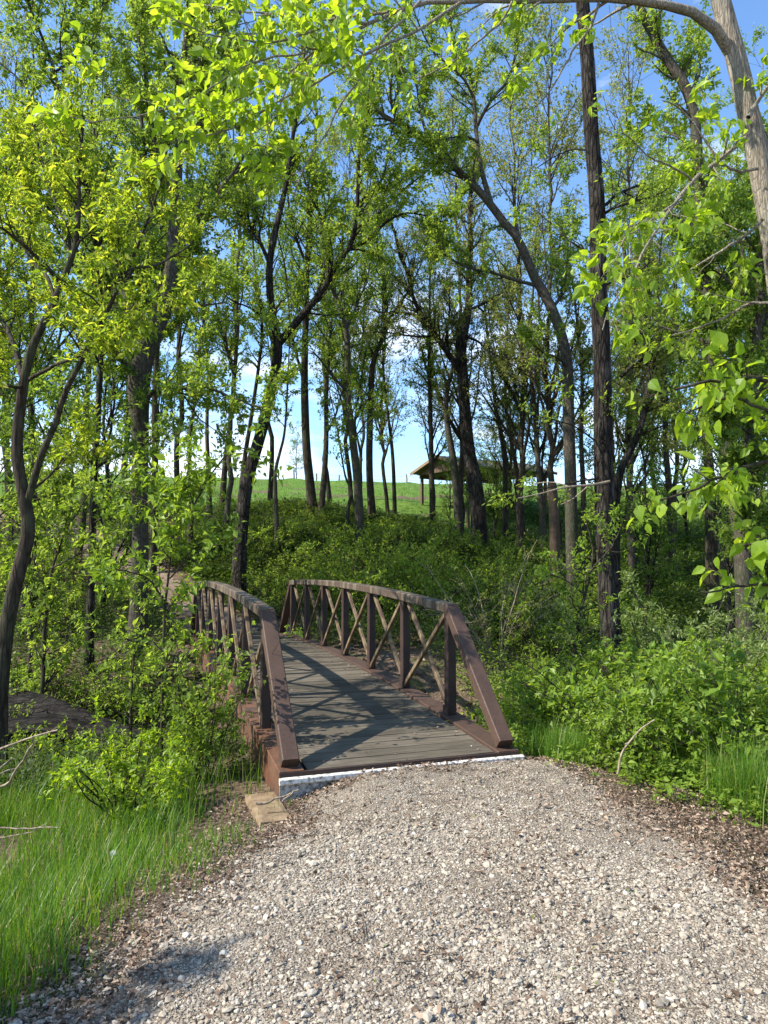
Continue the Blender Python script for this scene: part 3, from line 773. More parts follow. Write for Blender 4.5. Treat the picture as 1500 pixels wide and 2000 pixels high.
traced_tree("broadleaf_tree", "gently bent grey trunk right of the crest pair, with one low left limb", "tree",
    poly([(703, 1040), (699, 950), (692, 885), (681, 810), (677, 735), (680, 675), (672, 624), (657, 585), (645, 555), (630, 500), (625, 420)], 24, 18.0, 4.3),
    [poly([(675, 762), (660, 745), (644, 729), (628, 705), (611, 687)], 24, 6.5, 2.9, -1.2), poly([(676, 640), (700, 590), (720, 540), (730, 470)], 24, 5.8, 2.2, 1.4), poly([(690, 860), (712, 830), (735, 795)], 24, 3.6, 1.4, -1)],
    BG, LM, 108, 0.072, 0.58, "rhomb", 5.5, 2.6, 3.2, (0.8, 2.3), (0.3, 0.6), 0.5)
traced_tree("broadleaf_tree", "upright trunk with a high Y fork beside the bent grey crest tree", "tree",
    poly([(727, 1002), (722, 940), (721, 888), (723, 810), (726, 720), (734, 687), (749, 660), (755, 624), (753, 555), (745, 520), (737, 492), (735, 400)], 29, 15.0, 3.8),
    [poly([(727, 690), (717, 666), (705, 630), (690, 560)], 29, 6.0, 2.2, 1.5), poly([(706, 900), (701, 870), (690, 830), (700, 770), (707, 720), (716, 670)], 29, 5.2, 2.2, 0.6), poly([(755, 630), (785, 590), (805, 560), (830, 500)], 29, 6.0, 2.2, -1.5)],
    B, LD, 109, 0.075, 0.58, "rhomb", 5, 2.6, 3.0, (0.9, 2.4), (0.3, 0.7), 0.45)
traced_tree("broadleaf_tree", "heavy dark tree beside the pavilion with a broken snag and a great left limb", "tree",
    poly([(935, 988), (926, 930), (916, 890), (908, 810), (904, 735), (900, 680), (910, 630), (917, 590), (914, 546), (920, 480), (915, 400), (925, 320)], 27, 31.3, 5.4),
    [poly([(902, 730), (890, 712), (875, 690), (851, 654), (824, 618), (803, 575), (796, 530), (778, 486), (768, 440), (740, 380)], 27, 13.6, 3.4, -1.6),
     poly([(898, 690), (893, 660), (891, 628)], 27, 10.2, 7.5, 0.3),
     poly([(824, 620), (790, 610), (750, 612), (710, 600), (670, 590)], 27, 6.1, 2.0, 1.6),
     poly([(917, 605), (950, 590), (980, 570), (1010, 560)], 27, 6.1, 2.0, 1.6),
     poly([(912, 660), (935, 665), (960, 690), (1000, 700)], 27, 6.1, 2.0, -1.6),
     poly([(851, 654), (830, 660), (790, 655), (735, 650), (690, 655)], 27, 4.8, 2.0, -1.6),
     poly([(916, 540), (890, 510), (865, 495), (850, 460), (820, 440)], 27, 6.1, 2.0, 1.6),
     poly([(875, 690), (870, 650), (880, 600), (870, 540)], 27, 6.1, 2.0, -1.5)],
    BD, LO, 110, 0.065, 0.55, "rhomb", 5, 3.4, 4.0, (0.8, 2.4), (0.3, 0.7), 0.6)
traced_tree("broadleaf_tree", "long leaning tree arching up to the left across the blue sky, with a lopped stub", "tree",
    poly([(1118, 1110), (1115, 950), (1110, 800), (1109, 700), (1096, 650), (1075, 590), (1042, 540), (1028, 500), (1010, 460), (985, 436), (960, 400), (925, 360), (885, 325), (858, 295), (840, 280), (810, 260), (775, 240), (740, 220), (705, 180), (685, 140)], 20, 24.3, 6.8),
    [poly([(958, 395), (950, 365), (945, 345), (935, 290), (931, 250), (927, 190), (921, 150), (895, 100), (880, 45), (875, -30)], 20, 12.2, 3.8, 1.3),
     poly([(935, 278), (917, 268), (895, 267), (870, 272), (848, 284)], 20, 5.3, 2.3, -1.2),
     poly([(933, 245), (942, 225), (965, 185), (990, 165), (1002, 130), (1012, 95), (1020, 40)], 20, 7.6, 2.3, -1.3),
     poly([(1012, 470), (1011, 448), (1010, 436)], 20, 10.6, 9.9, 0.1),
     poly([(1042, 556), (1010, 548), (985, 538), (950, 528), (920, 525), (885, 510), (858, 488), (850, 470)], 20, 7.6, 2.3, -1.4),
     poly([(1078, 600), (1092, 590), (1100, 560), (1110, 500), (1120, 430)], 20, 7.6, 2.3, 1.4),
     poly([(840, 280), (825, 240), (815, 190), (810, 120), (790, 40)], 20, 6.8, 2.3, 1.4),
     poly([(775, 240), (760, 190), (765, 120), (750, 50)], 20, 6.1, 2.3, -1.4),
     poly([(925, 190), (905, 150), (850, 110), (820, 60), (800, 0)], 20, 5.3, 2.3, -1.2),
     poly([(1110, 720), (1090, 700), (1060, 690), (1020, 650)], 20, 6.1, 2.3, -1.4)],
    BG, LM, 111, 0.07, 0.55, "rhomb", 7.5, 3.0, 3.8, (0.6, 1.9), (0.25, 0.6), 0.6, top=1)
traced_tree("broadleaf_tree", "tall straight trunk with deep ridged dark bark rising out of the top of the photo", "tree",
    poly([(1192, 1215), (1184, 1100), (1181, 1000), (1179, 900), (1177, 800), (1176, 700), (1171, 600), (1166, 520), (1168, 430), (1162, 340), (1153, 250), (1149, 150), (1141, 50), (1130, -60), (1120, -180)], 12.3, 37, 24),
    [poly([(1172, 410), (1200, 385), (1240, 365), (1290, 350), (1340, 345)], 12.3, 6.9, 2.6, 1.0), poly([(1176, 420), (1220, 400), (1270, 390), (1300, 370)], 12.3, 6.0, 2.6, -0.6),
     poly([(1160, 300), (1130, 290), (1090, 300), (1050, 330)], 12.3, 4.3, 1.7, 0.8), poly([(1175, 870), (1150, 850), (1130, 835), (1100, 820), (1060, 815)], 12.3, 4.3, 1.7, -0.5),
     poly([(1172, 500), (1120, 480), (1080, 440), (1040, 400)], 12.3, 4.3, 1.7, 0.8), poly([(1172, 560), (1230, 540), (1280, 500)], 12.3, 4.3, 1.7, 0.8),
     poly([(1168, 935), (1130, 940), (1080, 955), (1030, 965)], 12.3, 4.3, 1.7, -0.4)],
    BD, LM, 112, 0.07, 0.5, "rhomb", 5, 2.4, 3.4, (0.5, 1.3), (0.2, 0.45), 0.62, 0.05, 40, top=5, rootflare=0.35)
traced_tree("broadleaf_tree", "pale barked tree in the upper right corner whose long limb arches over the trail", "tree",
    poly([(1590, 1560), (1570, 1200), (1545, 900), (1535, 700), (1522, 520), (1500, 400), (1488, 345), (1474, 275), (1460, 225), (1446, 150), (1425, 75), (1408, 15), (1395, -60), (1375, -160)], 7.0, 50, 34),
    [poly([(1428, 112), (1404, 70), (1372, 40), (1350, 26), (1300, 12), (1225, 2), (1150, -2), (1090, 0), (1020, 2), (960, 0), (900, 5), (830, 2), (750, 28), (710, 50), (645, 77), (590, 105), (562, 137), (500, 170), (450, 193), (412, 206), (370, 212)], 7.0, [23, 22, 21, 19, 17, 15, 13.5, 12.5, 11.5, 10.5, 9.5, 9, 8, 7.5, 6.5, 6, 5, 4, 3.5, 3], 3, -1.4),
     poly([(715, 46), (650, 52), (600, 68), (555, 85), (500, 88), (450, 80), (375, 70), (320, 40)], 6.0, 7.0, 2.3, -0.8),
     poly([(760, 22), (690, 30), (625, 40), (540, 28), (440, 20), (370, 0)], 6.0, 6.2, 2.3, 0.8),
     poly([(820, 2), (780, 45), (750, 75), (725, 120), (700, 165), (665, 210), (635, 270), (610, 310), (590, 342), (575, 400)], 6.0, 6.2, 2.3, -0.5),
     poly([(640, 78), (610, 100), (590, 90), (575, 120), (540, 210), (520, 250), (515, 310)], 6.0, 4.7, 1.6, -0.6),
     poly([(900, 5), (850, 40), (800, 70), (700, 110), (640, 150), (560, 190), (480, 240), (420, 260), (350, 275)], 6.0, 7.0, 2.3, -0.9),
     poly([(1000, 2), (970, 60), (900, 110), (830, 150), (770, 160)], 6.3, 4.7, 1.6, 0.5),
     poly([(1170, -2), (1165, 35), (1120, 95), (1080, 160), (1052, 192), (1025, 212)], 6.6, 6.2, 1.6, 0.3),
     poly([(600, 105), (560, 110), (470, 130), (390, 190), (300, 215), (230, 225), (170, 235)], 5.7, 4.7, 1.6, -0.6),
     poly([(1455, 270), (1400, 318), (1355, 350), (1315, 400), (1285, 450), (1262, 490), (1232, 545), (1200, 597), (1184, 648)], 6.5, 10.1, 2.3, -1.3),
     poly([(1330, 385), (1290, 410), (1262, 425), (1225, 445), (1200, 470), (1190, 520)], 6.0, 4.7, 1.6, -0.7),
     poly([(1350, 352), (1300, 330), (1270, 320), (1240, 290), (1215, 270), (1200, 230)], 6.0, 4.7, 1.6, -0.5),
     poly([(1490, 430), (1440, 470), (1390, 500), (1340, 530), (1300, 570)], 6.6, 7.0, 2.3, 0.4),
     poly([(1480, 330), (1420, 340), (1370, 280), (1330, 210), (1280, 190)], 6.6, 6.2, 2.3, -0.3),
     poly([(1530, 600), (1470, 590), (1420, 620), (1360, 650), (1310, 660)], 6.8, 7.0, 2.3, 0.3),
     poly([(1460, 230), (1500, 170), (1540, 120)], 6.8, 9.4, 4.7, 0.3)],
    BPA, LN, 113, 0.076, 0.6, "ovate", 2.9, 2.3, 2.6, (0.35, 0.95), (0.15, 0.35), 0.75, 0.05, 32, droop=0.7, top=2, flat=0.9)
traced_tree("broadleaf_tree", "lichen-grey tree at right whose upper trunk leans left behind the pale corner tree", "tree",
    poly([(1448, 1060), (1432, 960), (1420, 880), (1408, 790), (1395, 690), (1378, 560), (1370, 430), (1364, 320), (1358, 215), (1336, 158), (1306, 120), (1281, 75), (1258, 35), (1240, -20)], 15, 25.6, 16.0),
    [poly([(1281, 80), (1285, 60), (1284, 30), (1290, -20)], 15, 8.8, 5.6, 0.4), poly([(1350, 180), (1370, 140), (1360, 90), (1330, 60)], 15, 6.4, 2.4, 1.0), poly([(1362, 300), (1330, 270), (1290, 250), (1240, 240)], 15, 6.4, 2.4, 1.2),
     poly([(1372, 450), (1330, 430), (1280, 400), (1230, 380)], 15, 6.4, 2.4, 1.2), poly([(1375, 520), (1420, 480), (1460, 420), (1480, 340)], 15, 7.2, 2.4, 1.2), poly([(1395, 680), (1350, 650), (1290, 640), (1230, 600)], 15, 6.4, 2.4, 1.0), poly([(1405, 760), (1450, 700), (1490, 640)], 15, 6.4, 2.4, 1.0)],
    BG, LM, 114, 0.085, 0.5, "rhomb", 6, 2.6, 3.6, (0.6, 1.7), (0.22, 0.5), 0.25)
traced_tree("broadleaf_tree", "pale-footed trunk at the right edge, standing behind the bright hanging leaves", "tree",
    poly([(1452, 1080), (1455, 1000), (1464, 900), (1476, 800), (1482, 690), (1490, 560), (1500, 430), (1510, 280)], 14, 28.8, 17.6),
    [poly([(1478, 760), (1440, 720), (1400, 650), (1370, 600)], 14, 7.2, 2.4, 1.0), poly([(1486, 620), (1450, 560), (1400, 530), (1350, 500)], 14, 7.2, 2.4, 1.0), poly([(1470, 850), (1430, 820), (1390, 810)], 14, 5.6, 2.4, -0.8), poly([(1492, 520), (1460, 460), (1430, 440), (1390, 430)], 14, 6.4, 2.4, -0.8)],
    BG, LD, 115, 0.09, 0.55, "rhomb", 8, 4.0, 4.2, (0.6, 1.7), (0.22, 0.5), 0.2)
traced_tree("broadleaf_tree", "slim curved tree bowing to the right between the ridged trunk and the right edge", "tree",
    poly([(1200, 1010), (1206, 940), (1214, 910), (1226, 888), (1243, 855), (1252, 828), (1262, 790), (1270, 725), (1264, 640), (1270, 540), (1260, 430)], 18, 18, 6),
    [poly([(1212, 735), (1235, 712), (1270, 690), (1310, 672), (1352, 660)], 18, 7, 4, 0.4), poly([(1245, 850), (1290, 835), (1330, 815)], 18, 5, 2, -1.0), poly([(1268, 690), (1250, 640), (1230, 580)], 18, 6, 2, 1)],
    BD, LO, 116, 0.085, 0.5, "rhomb", 6, 2.8, 3.4, (0.7, 1.9), (0.22, 0.5), 0.45)

# slim trunks on and behind the crest: (label, base+path, distance, width, leaf, seed)
slim = [
    ("crooked sapling with bare lower stem left of the straight crest trunk", [(541, 1035), (538, 960), (537, 920), (546, 885), (556, 850), (560, 790)], 24, 9, LM),
    ("lean trunk just left of the dark leaning tree, halfway up the slope", [(434, 990), (440, 900), (447, 850), (456, 770), (462, 660), (455, 560)], 30, 13, LD),
    ("thin trunk crossing behind the dark leaning tree", [(469, 972), (478, 890), (490, 822), (504, 728), (515, 640), (500, 540)], 29, 10, LM),
    ("thin pole-like tree midway between the stout grey tree and the dark leaning tree", [(409, 992), (406, 900), (403, 830), (408, 740), (400, 640)], 29, 10, LD),
    ("whip-thin tree standing alone on the crest left of the pavilion", [(771, 990), (767, 880), (760, 830), (752, 770), (748, 700)], 31, 8, LM),
    ("thin straight tree in front of the pavilion's left post", [(845, 1000), (843, 920), (841, 800), (838, 710), (840, 620)], 29, 12, LM),
    ("forked slim tree touching the left side of the heavy dark tree", [(895, 996), (888, 920), (882, 880), (870, 815), (872, 760), (886, 715)], 28, 17, LO),
    ("slim trunk seen through the pavilion's roof edge, right of the heavy dark tree", [(986, 1000), (988, 900), (975, 830), (966, 780), (958, 700), (950, 640)], 30, 11, LM),
    ("second slim trunk right of the heavy dark tree", [(1020, 1010), (1012, 930), (995, 850), (985, 760), (990, 680)], 31, 11, LD),
    ("slender trunk between the pavilion roof and the leaning tree", [(1060, 1010), (1050, 900), (1044, 780), (1030, 690), (1040, 600)], 27, 13, LM),
    ("leafy slim tree with a kinked stem low on the slope below the bent grey tree", [(678, 1025), (680, 985), (690, 960), (676, 938), (670, 910)], 24, 8, LM),
    ("thin tree hugging the right side of the leaning tree's base", [(1138, 1060), (1140, 960), (1134, 850), (1140, 740), (1130, 640)], 23, 13, LD),
    ("slim trunk right behind the ridged dark trunk", [(1232, 1050), (1228, 960), (1236, 850), (1230, 740), (1240, 620)], 24, 13, LO),
    ("dark trunk in the shaded wood under the bright hanging leaves", [(1390, 1090), (1388, 1000), (1385, 900), (1372, 800), (1378, 700), (1370, 600)], 20, 24, LD),
    ("grey trunk at mid distance left of the shaded dark trunk on the right", [(1312, 1060), (1308, 960), (1298, 860), (1302, 760), (1290, 650)], 24, 15, LM),
    ("thin tree at the photo's left edge behind the slender forked tree", [(18, 1080), (22, 980), (12, 880), (18, 760), (8, 640)], 21, 13, LD),
    ("slim tree right of the thin dark tree, seen against the bright cloud", [(214, 1020), (212, 940), (205, 880), (200, 820), (210, 720)], 22, 10, LD),
    ("slender grey tree left of the dark leaning tree's foot", [(372, 1040), (375, 960), (368, 880), (380, 790), (392, 700)], 23, 11, LM),
]
for i, (lb, pts, d, w, lm) in enumerate(slim):
    traced_tree("slim_tree", lb, "tree", poly(pts, d, w, w * 0.4), [], B if i % 3 else BG, lm, 200 + i, 0.072, 0.58, "rhomb", 6, 2.6, 3.0, (0.5, 1.5), (0.25, 0.55), 0.35, 0.03, 8, top=2.5, group="slim trees on the wooded slope")

# a broken stump and a dark bush on the slope
sp_, sr_ = poly([(1083, 1000), (1081, 975), (1078, 955)], 21, 19, 17)
sp_ = np.vstack([[sp_[0, 0], sp_[0, 1], z1(sp_[0, 0], sp_[0, 1]) - 0.1], sp_]); sr_ = np.concatenate([[sr_[0] * 1.2], sr_])
a_, b_ = resample(sp_, sr_, 12)
V_, Q_ = tubes(a_[None], b_[None], 14, 0.06, np.random.default_rng(3))
rg_ = np.random.default_rng(4); V_[-14:, 2] += rg_.uniform(-0.1, 0.22, 14)
tag(build("tree_stump", [(V_, Q_), (V_[-28:], np.array([list(range(14, 28))]))], M["timber_dark"], None, True, a_[0]), "snapped reddish tree stump left of the ridged dark trunk", "tree stump")
#PART3
# ------------------------------------------------------------------ woods behind: whole trees from four patterns
GT = [gen_tree("woodland_tree", 19.0, 301, B, LM, 0.115, 0.078, 0.62, 20, 1.8, 3.0, 5.0, 0.3, 0.24),
      gen_tree("woodland_tree", 17.0, 302, BG, LY, 0.105, 0.078, 0.6, 20, 1.9, 3.0, 5.0, 0.3, 0.25),
      gen_tree("woodland_tree", 15.0, 303, B, LO, 0.10, 0.068, 0.55, 13, 2.1, 3.2, 5.0, 0.18, 0.26),
      gen_tree("woodland_tree", 12.0, 304, BD, LD, 0.075, 0.075, 0.62, 18, 2.2, 3.0, 5.0, 0.1, 0.28)]
GUSED = [False] * 4
def wood(k, px, d, s, rz, label, group=None):
    if GUSED[k]: o = copy_tree(GT[k])
    else: o = GT[k]; GUSED[k] = True
    x = (px - 750) / F * d
    if "group" in o: del o["group"]
    place(o, x, d, rz, s); tag(o, label, "tree", group)
    return o
GL = "tall trees filling the wood behind the slender forked tree"
GR = "trees crowding the shaded wood right of the ridged trunk"
GC = "trees closing the view behind the crest"
LBL_L = "tall leafy tree in the woods on the left, partly hidden behind nearer trunks"
LBL_R = "tree deep in the shaded wood behind the ridged trunk and the hanging leaves"
for k, px, d, s, rz in [(1, 60, 17, 0.9, 0.3), (0, 150, 21, 0.95, 1.9), (1, 250, 24, 1.05, 2.7), (0, 345, 27, 1.0, 4.0), (1, 440, 25, 1.0, 5.1), (2, 20, 26, 1.1, 0.9), (0, 530, 33, 1.0, 0.5), (1, 640, 36, 1.1, 2.2), (3, 110, 30, 1.3, 3.9), (3, 300, 33, 1.3, 5.5), (3, 205, 17, 0.75, 1.0), (3, -60, 16, 1.0, 2.0)]:
    wood(k, px, d, s, rz, LBL_L, GL)
for k, px, d, s, rz in [(2, 760, 34, 0.95, 0.2), (2, 850, 36, 0.95, 1.4), (0, 700, 40, 0.9, 2.9), (2, 985, 33, 0.9, 3.6), (2, 1010, 27, 1.25, 4.4), (2, 1100, 24, 1.25, 0.6), (2, 1225, 30, 1.4, 2.0), (3, 965, 33, 0.5, 1.0), (3, 880, 34, 0.42, 2.2), (3, 925, 36, 0.5, 4.1), (2, 900, 31, 1.3, 4.9), (2, 690, 35, 1.2, 0.7)]:
    wood(k, px, d, s, rz, "budding tree rising behind the crest between the leaning trees", GC)
for k, px, d, s, rz in [(2, 1070, 28, 0.9, 0.4), (2, 1240, 25, 0.85, 1.3), (0, 1310, 29, 0.9, 2.2), (1, 1400, 22, 0.75, 3.3), (0, 1470, 25, 0.85, 4.2), (2, 1290, 38, 1.2, 0.1),
                        (0, 1380, 40, 1.2, 1.1), (2, 1450, 36, 1.1, 2.5), (3, 1530, 19, 0.9, 3.0), (0, 1560, 26, 1.0, 4.4), (3, 1260, 19, 0.7, 5.0), (3, 1420, 17, 0.65, 0.8),
                        (3, 1340, 31, 1.0, 2.8), (3, 1490, 30, 1.1, 3.5), (3, 1200, 28, 0.9, 4.6), (3, 1010, 34, 0.8, 2.1)]:
    wood(k, px, d, s, rz, LBL_R, GR)
# trees to the left that throw the shade over the far bank
for k, x, y, s, rz in [(0, -15, 14, 1.0, 0.8), (1, -19, 21, 1.1, 2.4), (0, -23, 29, 1.1, 4.9)]:
    o = copy_tree(GT[k]); place(o, x, y, rz, s); tag(o, "tall tree in the wood beyond the photo's left edge", "tree", "trees beyond the left edge")
o = wood(3, 578, 62, 0.45, 2.0, "small round green tree standing on the grassy crest, seen between trunks"); o.scale = (0.55, 0.55, 0.42)

# ------------------------------------------------------------------ scattered ground cover (uncountable)
def sample(rng, n, x0, x1, y0, y1, keep):
    x = rng.uniform(x0, x1, n); y = rng.uniform(y0, y1, n)
    k = keep(x, y) > rng.random(n)
    return x[k], y[k]
def clear_of_ways(x, y, m=0.0):
    s, v = bridge_sv(x, y)
    onb = (np.abs(v) < 1.15) & (s > -0.1) & (s < 11.1)
    return (~onb) & (gdist(x, y) < -m) & (poly_dist(x, y, DIRT) > 1.0) & ~((np.abs(v) < 1.6) & (s > 10.5) & (s < 12.5))

def hollow(x, y):
    s, v = bridge_sv(x, y)
    return (v > 0.9) & (v < 3.4) & (s > 1.6) & (s < 8.5)
def visible(x, y, pad=0.25):
    return (np.abs(x) < y * 0.52 * (1 + pad) + 0.6)

def herb(name, label, rng, x, y, h, lsize, nl, leafm, stem=None, lratio=0.6, shape="rhomb", spread=0.12, flat=1.8):
    """low leafy cover: upright sprigs with leaves"""
    n = len(x); z = Z(x, y)
    base = np.column_stack([x, y, z])
    lean = rng.normal(size=(n, 3)) * 0.25; lean[:, 2] = 1; lean = norm(lean)
    idx = np.repeat(np.arange(n), rng.poisson(nl, n)); m = len(idx)
    t = rng.uniform(0.15, 1.0, m)
    pos = base[idx] + lean[idx] * (h[idx] * t)[:, None] + rng.normal(size=(m, 3)) * (spread * (0.4 + h[idx]))[:, None] * np.array([1, 1, 0.5])
    d = norm(rng.normal(size=(m, 3)) * np.array([1, 1, 0.4])); nr = norm(UPV * flat + rng.normal(size=(m, 3)) * 0.55)
    L = lsize * np.clip(rng.normal(1, 0.3, m), 0.4, 1.8) * np.clip(0.7 + 0.02 * base[idx, 1], 0.8, 1.4)
    ch = leaf_chunks(pos, d, nr, L, L * lratio, shape)
    mats = [leafm]
    if stem is not None:
        k = rng.random(n) < 0.5; p = np.stack([base[k] + lean[k] * (h[k] * q)[:, None] for q in (0, 0.5, 1.0)], axis=1)
        V, Q = tubes(p, np.full((len(p), 3), 0.0022) * np.array([[1.2, 1, 0.5]]), 3)
        ch.append((V, Q, 1)); mats.append(stem)
    o = build(name, ch, mats, None, False); tag(o, label, "undergrowth", kind="stuff")
    return o

rng = np.random.default_rng(77)
cs = np.array([G(*p) for p in [(1465, 1600, -.15), (1490, 1570, -.15), (1520, 1615, -.15), (1440, 1550, -.15), (1475, 1540, -.15), (1110, 1490, -.15), (1085, 1475, -.15), (1140, 1480, -.15), (1180, 1475, -.15), (1240, 1490, -.15), (1300, 1510, -.15), (1210, 1455, -.2), (1380, 1530, -.15), (1060, 1455, -.2), (1290, 1470, -.2), (1350, 1500, -.2)]])
def tuft_room(x, y):
    return np.min(np.hypot(x[:, None] - cs[None, :, 0], y[:, None] - cs[None, :, 1]), axis=1) > 0.2
# right bank below the ridged trunk
x, y = sample(rng, 60000, 0.9, 12, 5, 20, lambda x, y: 1.0 * (clear_of_ways(x, y, 0.12) & visible(x, y) & ~hollow(x, y) & tuft_room(x, y)) * np.clip(0.35 + 1.4 * vnoise(x, y, 0.9) + 0.25, 0.05, 1) * (1 - 0.75 * sstep(9, 16, y)) * sstep(0.1, 0.9, -gdist(x, y)))
h = 0.15 + 0.55 * sstep(0.3, 2.2, -gdist(x, y)) * rng.uniform(0.4, 1.1, len(x))
herb("undergrowth", "low bright leafy undergrowth covering the bank right of the bridge", rng, x, y, h, 0.058, 10, M["leaf_shrub"], M["twig"])
# far bank
x, y = sample(rng, 90000, -6, 14, 15.5, 31, lambda x, y: 1.0 * (clear_of_ways(x, y) & visible(x, y)) * np.clip(0.62 + 1.6 * vnoise(x, y, 0.5), 0.12, 1))
h = 0.2 + 0.7 * rng.uniform(0.3, 1.0, len(x)) * (0.6 + vnoise(x, y, 0.4))
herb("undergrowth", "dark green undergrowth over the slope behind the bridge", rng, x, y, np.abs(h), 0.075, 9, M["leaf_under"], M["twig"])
# left wood floor
x, y = sample(rng, 60000, -18, -1.0, 7, 30, lambda x, y: 1.0 * (clear_of_ways(x, y) & visible(x, y)) * np.clip(0.8 + 1.6 * vnoise(x, y, 0.55), 0.1, 1) * np.where(y < 14, 1, 0.6))
h = 0.12 + 0.42 * rng.uniform(0.2, 1.0, len(x))
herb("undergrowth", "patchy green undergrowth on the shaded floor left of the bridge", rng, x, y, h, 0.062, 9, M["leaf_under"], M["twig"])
# right deep wood floor
x, y = sample(rng, 30000, 5, 24, 14, 44, lambda x, y: 1.0 * visible(x, y) * (bridge_sv(x, y)[1] > 6) * np.clip(0.5 + 1.5 * vnoise(x, y, 0.5), 0.05, 1))
h = 0.2 + 0.9 * rng.uniform(0.2, 1.0, len(x))
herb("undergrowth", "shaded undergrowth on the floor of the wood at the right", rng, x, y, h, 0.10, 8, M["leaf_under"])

# ------------------------------------------------------------------ grass
def blades(rng, x, y, h, w, bend=0.5, K=4):
    n = len(x); base = np.column_stack([x, y, Z(x, y) - 0.01])
    a = rng.uniform(0, 2 * np.pi, n); ld = np.column_stack([np.cos(a), np.sin(a), np.zeros(n)]); sd = np.column_stack([-np.sin(a), np.cos(a), np.zeros(n)])
    bd = bend * rng.uniform(0.15, 1.3, n)
    V = np.zeros((n, K, 2, 3))
    for k in range(K):
        t = k / (K - 1)
        c = base + UPV * (h * t * (1 - 0.38 * bd * t))[:, None] + ld * (h * bd * t ** 1.8 * 0.8)[:, None]
        ww = w * (1 - t ** 1.6 * 0.93)
        V[:, k, 0] = c - sd * ww[:, None]; V[:, k, 1] = c + sd * ww[:, None]
    i = (np.arange(n) * K * 2)[:, None]; k = np.arange(K - 1)[None] * 2
    q = np.stack([i + k, i + k + 1, i + k + 3, i + k + 2], axis=-1).reshape(-1, 4)
    return V.reshape(-1, 3), q
def grass(label, rng, x, y, h, w=0.0032, bend=0.55):
    o = build("grass", [blades(rng, x, y, h, np.full(len(x), w) * rng.uniform(0.6, 1.3, len(x)), bend)], M["grass"], None, True)
    tag(o, label, "grass", kind="stuff")
def left_edge(x, y): return -on_gravel(x, y)
x, y = sample(rng, 110000, -6.5, 0.3, 2.0, 8.6, lambda x, y: 1.0 * clear_of_ways(x, y) * (0.93 * sstep(0.05, 0.6, left_edge(x, y) + 0.5 * vnoise(x, y, 2.5)) + 0.07 * sstep(0.1, 0.4, left_edge(x, y)) * (vnoise(x, y, 3.1) > 0.05)) * np.clip(0.62 + 1.6 * vnoise(x, y, 1.1), 0.06, 1) * (1 - 0.85 * sstep(6.6, 8.4, y)) * visible(x, y, 0.4) * (x < 0.2))
h = (0.07 + 0.33 * sstep(0.1, 0.8, left_edge(x, y)) * np.clip(0.8 + 1.1 * vnoise(x, y, 1.6), 0.3, 1.2)) * rng.uniform(0.4, 1.3, len(x))
grass("long fresh green grass left of the gravel path", rng, x, y, h)
ci = rng.integers(0, len(cs), 9500); q = rng.normal(size=(9500, 2)) * np.where(ci < 5, 0.13, 0.12)[:, None]
x, y = cs[ci, 0] + q[:, 0], cs[ci, 1] + q[:, 1]
k = clear_of_ways(x, y, 0.05); x, y, ci = x[k], y[k], ci[k]
grass("tufts of long grass along the right edge of the gravel", rng, x, y, np.where(ci < 5, 0.55, 0.42) * rng.uniform(0.5, 1.2, len(x)), 0.003, 0.8)
x, y = sample(rng, 160000, -28, 14, 29, 60, lambda x, y: 1.0 * visible(x, y, 0.1) * (bridge_sv(x, y)[0] > 25.5) * np.clip(1.4 - y / 50, 0.1, 1) * 0.5)
grass("short meadow grass on the hill beyond the trees", rng, x, y, rng.uniform(0.1, 0.28, len(x)), 0.011, 0.6)

# ------------------------------------------------------------------ gravel, dead leaves, bits of wood
PHI = (1 + 5 ** 0.5) / 2
ICO = norm(np.array([(-1, PHI, 0), (1, PHI, 0), (-1, -PHI, 0), (1, -PHI, 0), (0, -1, PHI), (0, 1, PHI), (0, -1, -PHI), (0, 1, -PHI), (PHI, 0, -1), (PHI, 0, 1), (-PHI, 0, -1), (-PHI, 0, 1)], float))
ICF = np.array([(0, 11, 5), (0, 5, 1), (0, 1, 7), (0, 7, 10), (0, 10, 11), (1, 5, 9), (5, 11, 4), (11, 10, 2), (10, 7, 6), (7, 1, 8), (3, 9, 4), (3, 4, 2), (3, 2, 6), (3, 6, 8), (3, 8, 9), (4, 9, 5), (2, 4, 11), (6, 2, 10), (8, 6, 7), (9, 8, 1)])
def rotm(rng, n):
    q = norm(rng.normal(size=(n, 4))); w, x, y, z = q.T
    return np.stack([np.stack([1 - 2 * (y * y + z * z), 2 * (x * y - z * w), 2 * (x * z + y * w)], -1), np.stack([2 * (x * y + z * w), 1 - 2 * (x * x + z * z), 2 * (y * z - x * w)], -1), np.stack([2 * (x * z - y * w), 2 * (y * z + x * w), 1 - 2 * (x * x + y * y)], -1)], 1)
def stones(rng, x, y, r, sink=0.0):
    n = len(x)
    V = ICO[None] * (1 + rng.normal(size=(n, 12, 1)) * 0.16)
    V = V * rng.uniform(0.5, 1.3, (n, 1, 3)) + rng.normal(size=(n, 12, 3)) * 0.07
    V = np.einsum("nij,nkj->nki", rotm(rng, n), V) * np.array([1, 1, 0.66]) * r[:, None, None]
    c = np.column_stack([x, y, ground_z(x, y) + 0.012 + r * rng.uniform(-0.25 - sink, 0.4, n)])
    V = V + c[:, None]
    Fc = (np.arange(n) * 12)[:, None, None] + ICF[None]
    return V.reshape(-1, 3), Fc.reshape(-1, 3)
OCT = np.array([(1, 0, 0), (-1, 0, 0), (0, 1, 0), (0, -1, 0), (0, 0, 1), (0, 0, -1)], float)
OCF = np.array([(0, 2, 4), (2, 1, 4), (1, 3, 4), (3, 0, 4), (2, 0, 5), (1, 2, 5), (3, 1, 5), (0, 3, 5)])
